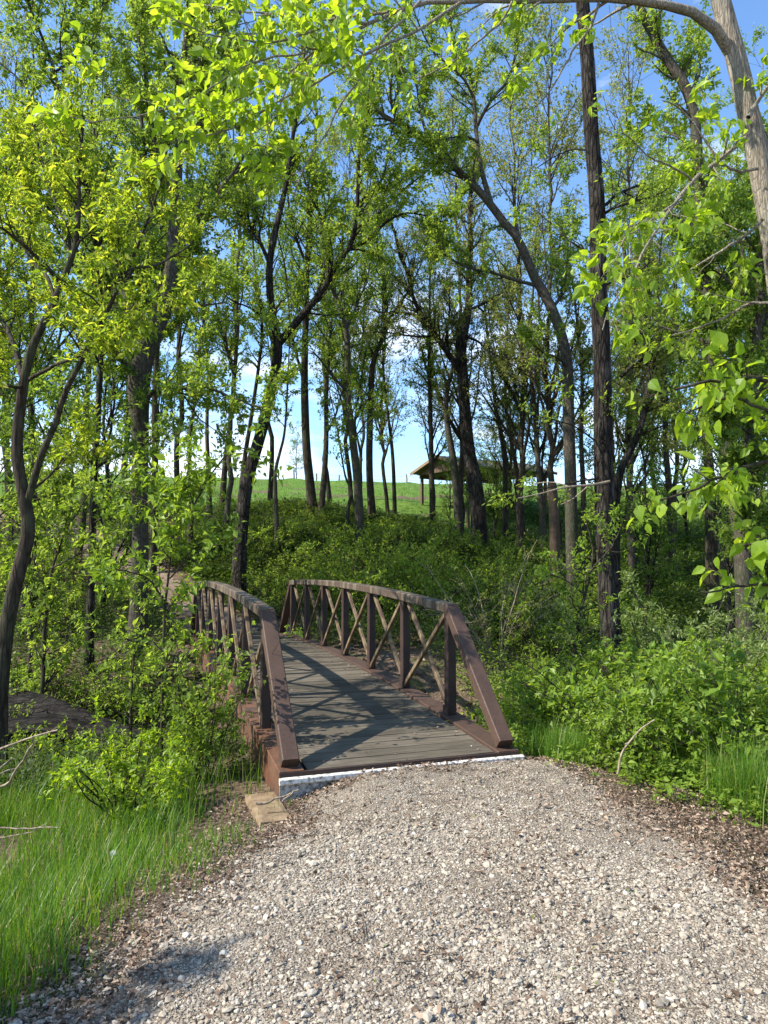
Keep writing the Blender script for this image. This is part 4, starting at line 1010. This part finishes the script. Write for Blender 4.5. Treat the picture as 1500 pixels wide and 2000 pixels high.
def grit(rng, x, y, r):
    n = len(x)
    V = OCT[None] * rng.uniform(0.5, 1.4, (n, 6, 1)) + rng.normal(size=(n, 6, 3)) * 0.12
    V = np.einsum("nij,nkj->nki", rotm(rng, n), V) * np.array([1, 1, 0.7]) * r[:, None, None]
    V = V + np.column_stack([x, y, ground_z(x, y) + 0.012 + r * 0.2])[:, None]
    return V.reshape(-1, 3), ((np.arange(n) * 6)[:, None, None] + OCF[None]).reshape(-1, 3)
n = 150000
y = 2.05 + (6.75 - 2.05) * rng.random(n) ** 1.25; x = rng.uniform(-2.6, 4.2, n)
gd = on_gravel(x, y)
wear = np.clip(0.72 + 1.5 * vnoise(x, y, 1.3), 0.2, 1) * (1 - 0.5 * sstep(4.9, 6.3, y))
k = (rng.random(n) < sstep(-0.55, 0.35, gd) * wear) & (np.abs(x) < y * 0.52 + 0.5) & (bridge_sv(x, y)[0] < -0.08) & ~((np.abs(bridge_sv(x, y)[1] + 1.24) < 0.11) & (np.abs(bridge_sv(x, y)[0] + 0.16) < 0.38))
x, y = x[k], y[k]
r = np.exp(rng.normal(math.log(0.0076), 0.42, len(x))); r = np.clip(r, 0.003, 0.025) * (1 - 0.25 * sstep(3.6, 6.0, y))
n2 = 260000; y2 = 2.05 + 4.7 * rng.random(n2) ** 1.2; x2 = rng.uniform(-2.6, 4.2, n2)
k2 = (rng.random(n2) < sstep(-0.75, 0.1, on_gravel(x2, y2))) & (np.abs(x2) < y2 * 0.52 + 0.4) & (bridge_sv(x2, y2)[0] < -0.08); x2, y2 = x2[k2], y2[k2]
o = build("gravel", [stones(rng, x, y, r), grit(rng, x2, y2, np.clip(np.exp(rng.normal(math.log(0.0033), 0.35, len(x2))), 0.0015, 0.007)) + (1,)], [M["stone"], M["grit"]], None, False)
tag(o, "pale crushed stone gravel covering the path up to the bridge", "gravel", kind="stuff")

def dead_leaves(label, x, y, size):
    n = len(x); nr = norm(UPV * 0.9 + rng.normal(size=(n, 3)) * 0.5); d = norm(rng.normal(size=(n, 3)) * np.array([1, 1, 0.25]))
    L = size * np.clip(rng.normal(1, 0.35, n), 0.35, 2)
    pos = np.column_stack([x, y, ground_z(x, y) + 0.012 + rng.random(n) * 0.02])
    o = build("leaf_litter", leaf_chunks(pos, d, nr, L, L * rng.uniform(0.3, 0.75, n), "fold", 0, rng.uniform(-1.5, 3.0, n)), M["litter"], None, False)
    tag(o, label, "leaf litter", kind="stuff")
x, y = sample(rng, 190000, -3.2, 4.6, 1.9, 8.5, lambda x, y: 1.0 * (np.abs(x) < y * 0.55 + 0.5) * (bridge_sv(x, y)[0] < 0.3) * (sstep(0.25, -0.1, on_gravel(x, y)) * sstep(-1.05, -0.35, on_gravel(x, y)) * 0.75 + 0.11) * np.clip(0.7 + 1.2 * vnoise(x, y, 2.0), 0.1, 1) * ~((np.abs(bridge_sv(x, y)[1] + 1.22) < 0.15) & (np.abs(bridge_sv(x, y)[0] + 0.16) < 0.38)))
dead_leaves("dry brown leaf litter along both edges of the gravel", x, y, 0.027)
x, y = sample(rng, 42000, -14, 9, 7, 27, lambda x, y: 1.0 * visible(x, y) * ((bridge_sv(x, y)[0] > 0.2)) * np.clip(0.55 + 1.3 * vnoise(x, y, 0.8), 0.05, 1) * ((np.abs(bridge_sv(x, y)[1]) > 0.85) | (bridge_sv(x, y)[0] > 11)))
dead_leaves("brown leaf litter on the woodland floor around the bridge", x, y, 0.075)
# bits of leaf and bark lying on the planks
n = 420; uu_ = rng.uniform(0.1, 10.5, n); side = rng.random(n); vv = np.where(side < 0.65, 0.84 - np.abs(rng.normal(size=n)) * 0.12, rng.uniform(-0.8, 0.8, n)); vv = np.where(rng.random(n) < 0.2, -vv, vv); vv = np.clip(vv, -0.84, 0.84)
xy = BO[None] + BA[None] * uu_[:, None] + BN[None] * vv[:, None]
L = rng.uniform(0.012, 0.04, n)
ch = leaf_chunks(np.column_stack([xy, zd(uu_) + 0.006 + rng.random(n) * 0.008]), norm(rng.normal(size=(n, 3)) * np.array([1, 1, 0.15])), norm(UPV + rng.normal(size=(n, 3)) * 0.3), L, L * 0.5, "fold", 0, rng.uniform(-1, 2, n))
tag(build("leaf_litter", ch, M["litter"], None, False), "scraps of dead leaf lying on the bridge planks", "leaf litter", kind="stuff")
# small twigs
n = 1500; y = rng.uniform(2.2, 6.6, n); x = rng.uniform(-2.6, 4, n); k = (np.abs(x) < y * 0.55) & (rng.random(n) < 0.3 + 0.7 * (on_gravel(x, y) < 0.3)) & (on_gravel(x, y) > -1.0); x, y = x[k], y[k]; n = len(x)
a = rng.uniform(0, np.pi, n); L = rng.uniform(0.04, 0.2, n); K = 5
px_ = np.zeros((n, K, 3))
for j in range(K):
    t = j / (K - 1) - 0.5
    px_[:, j, 0] = x + np.cos(a) * L * t + rng.normal(size=n) * 0.004; px_[:, j, 1] = y + np.sin(a) * L * t + rng.normal(size=n) * 0.004
    px_[:, j, 2] = ground_z(px_[:, j, 0], px_[:, j, 1]) + 0.024
tag(build("twig_litter", [tubes(px_, rng.uniform(0.0012, 0.0035, n)[:, None] * np.linspace(1, 0.5, K)[None], 4)], M["twiglet"], None, True), "small dry twigs strewn over the gravel and its edges", "twigs", kind="stuff")
# sparse seedlings on the gravel
x, y = sample(rng, 900, -2.0, 3.4, 2.4, 6.3, lambda x, y: 1.0 * (np.abs(x) < y * 0.52) * (on_gravel(x, y) > -0.4) * np.clip(0.02 + 0.9 * vnoise(x, y, 1.8), 0, 0.6))
herb("seedlings", "tiny green seedlings scattered over the gravel", rng, x, y, np.full(len(x), 0.035), 0.018, 7, M["leaf_shrub"], None, 0.5, "rhomb", 0.25)
#PART4
# ------------------------------------------------------------------ shrubs and saplings
SH = [shrub("leafy_shrub", 401, 0.95, 0.75, 20, M["leaf_shrub"], M["bark_grey"], 0.056, 0.62, 6, 6, 8),
      shrub("leafy_shrub", 402, 1.15, 0.7, 16, M["leaf_shrub"], M["bark"], 0.064, 0.6, 5, 6, 8, arch=0.1),
      shrub("leafy_shrub", 403, 1.5, 0.9, 18, M["leaf_mid"], M["bark"], 0.055, 0.55, 6, 6, 8, arch=0.08)]
SU = [False] * 3
def put_shrub(k, x, y, rz, s, label, group=None, name=None):
    if SU[k]: o = copy_tree(SH[k])
    else: o = SH[k]; SU[k] = True
    place(o, x, y, rz, s, s * 1.0); tag(o, label, "shrub", group)
    if name: o.name = name
    return o
GS = "leafy shrubs crowding the right bank"
LS = "bright small-leaved shrub in the thick growth right of the bridge"
r2 = np.random.default_rng(55)
spots = [(1240, 6.5, .6), (1330, 6.3, .62), (1100, 8.0, .75), (1180, 7.6, .8), (1270, 7.2, .85), (1370, 6.8, .85), (1460, 6.3, .85), (1540, 6.0, .85),
         (1130, 9.0, .95), (1220, 8.7, 1.0), (1310, 8.3, 1.0), (1400, 8.0, 1.0), (1490, 7.6, 1.0), (1080, 10.8, 1.1), (1250, 10.4, 1.15), (1340, 10, 1.15), (1440, 9.6, 1.15), (1160, 11.5, 1.4), (1195, 11.0, 1.5), (1230, 11.6, 1.6), (1120, 10.9, 1.3)]
for i, (px, d, sc_) in enumerate(spots):
    put_shrub(i % 2, (px - 750) / F * d, d, r2.uniform(0, 6.28), sc_ * r2.uniform(1.0, 1.3), LS, GS)
GB = "shrubs on the slope behind the bridge"
LB = "shrub in the shaded thicket on the slope behind the bridge"
for i, (px, d, sc_) in enumerate([(640, 19, 1.0), (720, 18, 1.1), (800, 17.5, 1.1), (880, 16.5, 1.2), (1060, 15, 1.2), (980, 20, 1.2), (900, 20.5, 1.2), (820, 21, 1.1), (740, 21.5, 1.1), (1080, 19.5, 1.3), (660, 22, 1.0), (1020, 23, 1.2),
                                  (860, 24.5, 1.0), (780, 25, 0.9), (950, 25.5, 1.0), (590, 21, 0.9), (540, 19.5, 0.8), (1130, 17, 1.3), (1090, 13, 1.2), (700, 24.5, 0.8), (1120, 22, 1.2), (620, 26.5, .6), (690, 28, .55), (760, 28.5, .6), (570, 28, .6), (830, 28.5, .6), (600, 23.5, .9), (560, 24.5, .7), (520, 23, .8), (680, 20.5, 1.3), (770, 19.5, 1.4), (850, 18.6, 1.3), (930, 18, 1.5), (830, 23, 1.3), (500, 27.5, .7), (450, 28, .8)]):
    put_shrub(2, (px - 750) / F * d, d, r2.uniform(0, 6.28), sc_ * r2.uniform(0.9, 1.15), LB, GB)
GLs = "low shrubs in the shade left of the bridge"
LL = "low shrub on the shaded woodland floor left of the bridge"
for i, (px, d, sc_) in enumerate([(40, 12.5, .9), (130, 12, .9), (230, 12.5, .8), (70, 15.5, 1.1), (160, 16, 1.0), (350, 10.5, .8), (290, 9.5, .7), (20, 18, 1.2), (240, 19, 1.0), (420, 23, .9), (110, 20, 1.1), (330, 22, .8), (470, 25, .8), (20, 9.6, .7), (180, 10, .7), (410, 8.6, .6)]):
    put_shrub((1, 2, 0)[i % 3], (px - 750) / F * d, d, r2.uniform(0, 6.28), sc_ * r2.uniform(0.9, 1.1), LL, GLs)
o = shrub("leafy_shrub", 422, 0.95, 0.8, 26, M["leaf_near"], M["bark"], 0.05, 0.62, 8, 7, 10)
place(o, (255 - 750) / F * 6.4, 6.4, 1.0, 0.82); tag(o, "bright lime-green shrub standing alone in the grass before the fallen log", "shrub")
# distinct bushes
o = shrub("olive_bush", 411, 2.6, 1.5, 24, M["leaf_pale"], M["bark_grey"], 0.055, 0.36, 11, 8, 11, arch=0.05, L1=(0.3, 0.8), L2=(0.12, 0.3), sr=0.016)
place(o, (1345 - 750) / F * 9.8, 9.8, 0.6, 1.0); tag(o, "tall pale grey-green bush with narrow leaves right of the ridged trunk", "bush")
o = shrub("budding_bush", 412, 2.3, 1.5, 15, M["leaf_olive"], M["twig"], 0.06, 0.42, 4, 4, 6, arch=0.09, L1=(0.4, 1.0), L2=(0.15, 0.4), sr=0.016)
place(o, (965 - 750) / F * 15.0, 15.0, 2.2, 1.0); tag(o, "sparse yellow-green bush with pale bare stems behind the bridge's right rail", "bush")
o = shrub("dark_bush", 413, 2.3, 0.8, 24, M["leaf_deep"], M["bark_dark"], 0.07, 0.5, 9, 7, 9, L2=(0.1, 0.3))
place(o, (100 - 750) / F * 27, 27, 0.4, 1.1); tag(o, "dark rounded bush on the skyline behind the slender forked tree", "bush")

def sapling(label, path, d, w, seed, lsize, leafm, b1, per, L1, droop=0.4, shape="fold", limbs=(), tl=0.2, bark=None, lr=0.5):
    return traced_tree("sapling", label, "sapling", poly(path, d, w, 2), list(limbs), bark or M["bark"], leafm, seed, lsize, lr, shape, per, b1, 3.2, L1, (0.1, 0.3), tl, 0.02, 6, None, droop, 0.1, flat=1.1, rootflare=0.1)
sapling("leafy sapling with bright drooping leaves left of the bridge's near rail", [(318, 1330), (322, 1215), (332, 1120), (342, 1040), (352, 990), (360, 945), (372, 890)], 7.2, 6, 501, 0.075, M["leaf_shrub"], 4.0, 3.2, (0.3, 0.8), limbs=[poly([(340, 1050), (380, 980), (430, 900), (470, 880), (505, 890)], 7.2, 4, 2, -0.4), poly([(326, 1180), (290, 1130), (240, 1110), (200, 1125)], 7.2, 4, 2, -0.3), poly([(345, 1020), (300, 980), (255, 960), (235, 950)], 7.2, 3, 2, 0.4), poly([(330, 1130), (370, 1080), (410, 1060), (440, 1070)], 7.2, 3, 2, -0.3)])
o = shrub("leafy_shrub", 421, 1.75, 0.6, 15, M["leaf_mid"], M["bark"], 0.06, 0.58, 6, 6, 8, arch=0.05, sr=0.008)
place(o, (405 - 750) / F * 7.0, 7.0, 2.9, 0.82); tag(o, "tall thin-stemmed shrub standing against the bridge's left rail", "shrub")
sapling("thin leafy sapling in front of the stout grey tree's foot", [(255, 1420), (258, 1330), (262, 1260), (270, 1210), (266, 1150)], 8.6, 6, 503, 0.06, M["leaf_mid"], 5.0, 3.0, (0.3, 0.8), limbs=[poly([(262, 1260), (220, 1230), (180, 1220)], 8.6, 3, 2, -0.3), poly([(260, 1300), (310, 1270), (340, 1280)], 8.6, 3, 2, -0.3)])
sapling("low spreading sapling with sunlit leaves at the left edge, behind the forked tree", [(85, 1270), (90, 1180), (100, 1110), (120, 1060), (130, 1010)], 11.0, 8, 504, 0.085, M["leaf_mid"], 5.0, 3.0, (0.4, 1.1), limbs=[poly([(95, 1150), (50, 1100), (10, 1080)], 11, 4, 2, 0.4), poly([(100, 1110), (160, 1080), (210, 1070)], 11, 4, 2, -0.4), poly([(110, 1080), (90, 1020), (70, 970)], 11, 4, 2, 0.4), poly([(125, 1040), (160, 980), (175, 950)], 11, 3, 2, -0.4)])
sapling("sapling with level sprays of leaves between the thin dark tree and the left edge", [(62, 1180), (70, 1080), (60, 1000), (66, 920), (60, 860)], 12.5, 8, 505, 0.085, M["leaf_mid"], 5.0, 3.2, (0.4, 1.2), limbs=[poly([(66, 1040), (20, 1010), (-20, 1000)], 12.5, 4, 2, 0.4), poly([(64, 980), (120, 960), (160, 965)], 12.5, 4, 2, -0.4)])
sapling("leafy sapling growing up against the foot of the ridged dark trunk", [(1120, 1290), (1130, 1200), (1150, 1130), (1160, 1080), (1140, 1010)], 10.8, 8, 506, 0.06, M["leaf_shrub"], 6.0, 3.2, (0.3, 0.9), limbs=[poly([(1140, 1160), (1090, 1120), (1050, 1130)], 10.8, 3, 2, -0.3), poly([(1150, 1120), (1200, 1060), (1215, 1010)], 10.8, 4, 2, -0.5)])

# the young tree whose leafy boughs hang in from the right
traced_tree("young_tree", "young tree beyond the right edge with large bright leaves hanging on three low boughs", "tree",
    poly([(1700, 2100), (1690, 1700), (1680, 1300), (1670, 950), (1660, 700), (1650, 500)], 3.1, 60, 20),
    [poly([(1664, 800), (1580, 742), (1500, 732), (1430, 728), (1370, 738), (1320, 750), (1262, 768)], 3.1, 12, 3, -0.2),
     poly([(1668, 860), (1580, 830), (1500, 815), (1440, 800), (1390, 800), (1330, 835)], 3.1, 10, 3, -0.1),
     poly([(1672, 960), (1560, 900), (1490, 900), (1440, 910), (1390, 940), (1320, 958), (1262, 985)], 3.1, 10, 3, -0.2),
     poly([(1676, 1120), (1580, 1060), (1510, 1050), (1462, 1058)], 3.1, 8, 3, -0.1),
     poly([(1678, 1200), (1580, 1165), (1500, 1158), (1440, 1160), (1372, 1172)], 3.1, 9, 3, -0.1)],
    M["bark"], LN, 520, 0.054, 0.66, "ovate", 2.3, 4.6, 3.0, (0.08, 0.26), (0.05, 0.12), 0.7, 0.02, 10, None, 0.95, -0.05, 0.0, 1.0)

# ------------------------------------------------------------------ fallen log and dead wood
rl = np.random.default_rng(9)
lg = empty("fallen_log", P(60, 1400, 10.4)); lo = np.array(lg.location)
p_, r_ = poly([(-90, 1345), (0, 1372), (70, 1392), (140, 1420), (200, 1450), (260, 1475)], 11.2, 50, 76, -1.6)
a_, b_ = resample(p_, r_, 50); V_, Q_ = tubes(a_[None], b_[None], 40, 0.085, rl)
build("trunk", [(V_, Q_)], M["log"], lg, True, lo)
p_, r_ = poly([(-90, 1445), (0, 1436), (60, 1424), (120, 1424), (170, 1440)], 9.9, 40, 56, 0.0)
a_, b_ = resample(p_, r_, 36); V_, Q_ = tubes(a_[None], b_[None], 32, 0.085, rl)
build("limb", [(V_, Q_)], M["log"], lg, True, lo)
tag(lg, "thick fallen log with furrowed bark and a side limb lying at the left edge", "log")

def dead_branch(label, specs, d, mat="twig", cat="branch"):
    ps = [resample(*poly(p, d, w0, w1, dd), 14) for p, w0, w1, dd in specs]
    org = np.array([ps[0][0][0, 0], ps[0][0][0, 1], z1(ps[0][0][0, 0], ps[0][0][0, 1])])
    pp = np.array([a for a, b in ps]); pp = pp + np.cumsum(np.random.default_rng(len(label)).normal(size=pp.shape) * 0.0025, axis=1)
    o = build("dead_branch", [tubes(pp, np.array([b for a, b in ps]), 6)], M[mat], None, True, org)
    tag(o, label, cat); return o
dead_branch("pale bare forked branch poking in at the left edge below the fallen log", [([(-60, 1500), (0, 1462), (40, 1448), (70, 1438), (112, 1426)], 6, 3, -0.2), ([(60, 1442), (75, 1444), (74, 1446)], 2.5, 1.5, 0), ([(90, 1434), (105, 1424), (110, 1420)], 2.5, 1.5, 0)], 5.4)
dead_branch("pale crooked branch curling up from the dark hollow at the left edge", [([(-60, 1550), (0, 1536), (16, 1530), (20, 1510), (44, 1484), (48, 1468), (60, 1453)], 6, 3, -0.2), ([(-40, 1540), (0, 1512), (22, 1502), (40, 1497)], 4, 2, 0.1), ([(-20, 1520), (0, 1502), (28, 1482)], 4, 2, 0.1)], 5.1)
dead_branch("long thin dead stick lying across the grass at the left edge", [([(-60, 1622), (0, 1620), (50, 1623), (110, 1618)], 4, 2, 0.0), ([(-40, 1640), (20, 1633), (66, 1628)], 3, 1.5, 0), ([(66, 1622), (80, 1612), (86, 1608)], 2.5, 1.5, 0)], 4.6)
dead_branch("dry brown stem arching out of the grass right of the gravel", [([(1208, 1512), (1212, 1480), (1224, 1452), (1246, 1428), (1276, 1408)], 5, 2.5, 0.0), ([(1222, 1455), (1234, 1440), (1240, 1436)], 3, 2, 0.1)], 5.85)
dead_branch("grey forked stick lying on the tan footing under the bridge corner", [([(500, 1568), (520, 1569), (536, 1558), (552, 1554), (566, 1546)], 5, 3, 0.1), ([(552, 1566), (566, 1554), (582, 1543)], 3, 3, 0.1)], 5.72)
dead_branch("bare dead bough hanging low across the slope behind the right rail", [([(1190, 940), (1150, 948), (1105, 950), (1060, 962), (1010, 972)], 6, 2.5, -0.6), ([(1110, 950), (1080, 940), (1040, 945)], 3, 1.5, 0.3), ([(1150, 948), (1120, 975), (1095, 985)], 3, 1.5, 0.3)], 12.0)

# dandelion clock
dl = G(216, 1722, -0.3); dz = z1(*dl)
de = empty("dandelion", (dl[0], dl[1], dz)); tag(de, "white dandelion seed head standing in the short grass at left", "dandelion")
build("stem", [tubes(np.array([[(0, 0, -0.02), (0.005, 0, 0.08), (0.012, 0.004, 0.17)]]), np.full((1, 3), 0.0022), 5)], M["leaf_shrub"], de, True)
sd_ = norm(rl.normal(size=(160, 3))); c_ = np.array([0.012, 0.004, 0.172])
hp = np.stack([c_ + sd_ * 0.003, c_ + sd_ * 0.02], axis=1)
build("seed_head", [tubes(hp, np.tile([[0.0004, 0.0011]], (160, 1)), 3)], M["seed"], de, False)

# ------------------------------------------------------------------ pavilion and fence on the hill
px0, py0 = (945 - 750) / F * 40, 40.0
pz = 4.28
pv = empty("pavilion", (px0, py0, pz), rad(-57)); tag(pv, "open picnic pavilion with a gabled shingle roof on the hill behind the trees", "pavilion")
Wd, Ld, EH, RH = 4.6, 6.4, 1.95, 2.68
def slab(s):
    V = np.array([(0, -Ld / 2, RH), (0, Ld / 2, RH), (s * Wd / 2, Ld / 2, EH), (s * Wd / 2, -Ld / 2, EH)], float)
    V = np.vstack([V, V - (0, 0, 0.06)])
    return V, np.array([(0, 1, 2, 3), (7, 6, 5, 4), (0, 3, 7, 4), (1, 5, 6, 2), (3, 2, 6, 7)])
build("roof", [slab(1), slab(-1)], M["shingle"], pv)
for e in (-1, 1):
    for s in (-1, 1):
        build("fascia", beam([(0.01 * s, e * (Ld / 2 + 0.025), RH - 0.06), (s * (Wd / 2 + 0.02), e * (Ld / 2 + 0.025), EH - 0.06)], 0.045, 0.15, (0, 0, 1), 0.05), M["timber"], pv)
    V = np.array([(-Wd / 2 + 0.15, e * (Ld / 2 - 0.3), EH - 0.12), (Wd / 2 - 0.15, e * (Ld / 2 - 0.3), EH - 0.12), (0, e * (Ld / 2 - 0.3), RH - 0.14)], float)
    V = np.vstack([V, V + (0, -0.06 * e, 0)])
    build("gable_panel", [(V, np.array([(0, 1, 2), (5, 4, 3)])), (V, np.array([(0, 3, 4, 1), (1, 4, 5, 2), (2, 5, 3, 0)]))], M["timber_dark"], pv)
for s in (-1, 1):
    build("eave_beam", [box(s * (Wd / 2 - 0.35), 0, EH - 0.2, 0.14, Ld - 0.75, 0.2)], M["timber_dark"], pv)
    for yy in (-Ld / 2 + 0.5, 0, Ld / 2 - 0.5):
        build("post", [box(s * (Wd / 2 - 0.35), yy, (EH - 0.305 - 1.2) / 2, 0.13, 0.13, EH - 0.305 + 1.2)], M["timber_dark"], pv)

fn = empty("fence", (0, 62, z1(0, 62))); tag(fn, "wire fence with weathered posts along the grassy crest", "fence")
fo = np.array(fn.location); tops = []
for i, fx in enumerate(np.arange(-19, 9.5, 1.9)):
    fz = z1(fx, 62); hh = 0.75 + 0.12 * math.sin(i * 2.3)
    a_ = np.array([[(fx, 62, fz - 0.2), (fx + 0.02, 62, fz + hh * 0.5), (fx + 0.03 * math.sin(i), 62, fz + hh)]])
    build("post", [tubes(a_, np.array([[0.075, 0.07, 0.06]]), 8)], M["greywood"], fn, True, fo); tops.append((fx, 62, fz))
tops = np.array(tops)
for hgt in (0.3, 0.6):
    build("wire", [tubes((tops + (0, 0.07, hgt))[None], np.full((1, len(tops)), 0.008), 4)], M["greywood"], fn, True, fo)

# a small tree left of the camera, outside the frame, whose shadow falls across the lower left gravel
traced_tree("young_tree", "young tree outside the frame at the near left, shading the corner of the gravel", "tree",
    (np.array([(-7.18, 1.55, 0), (-7.08, 1.55, 1.5), (-6.88, 1.60, 3.0), (-6.48, 1.65, 4.0)]), np.array([0.06, 0.05, 0.035, 0.015])),
    [(np.array([(-6.78, 1.60, 3.2), (-6.28, 1.75, 3.6), (-5.78, 1.85, 3.9), (-5.13, 1.90, 4.1)]), np.array([0.025, 0.02, 0.012, 0.006])), (np.array([(-6.88, 1.60, 2.7), (-6.48, 1.55, 3.1), (-5.98, 1.65, 3.5), (-5.48, 1.75, 3.6)]), np.array([0.02, 0.014, 0.01, 0.006])),
     (np.array([(-6.88, 1.60, 3.0), (-6.78, 1.85, 3.4), (-6.38, 2.05, 3.6), (-5.88, 2.10, 3.7)]), np.array([0.02, 0.014, 0.01, 0.006]))],
    M["bark"], LM, 530, 0.09, 0.6, "fold", 6.5, 3.8, 3.6, (0.35, 0.75), (0.15, 0.35), 0.7, 0.02, 8)
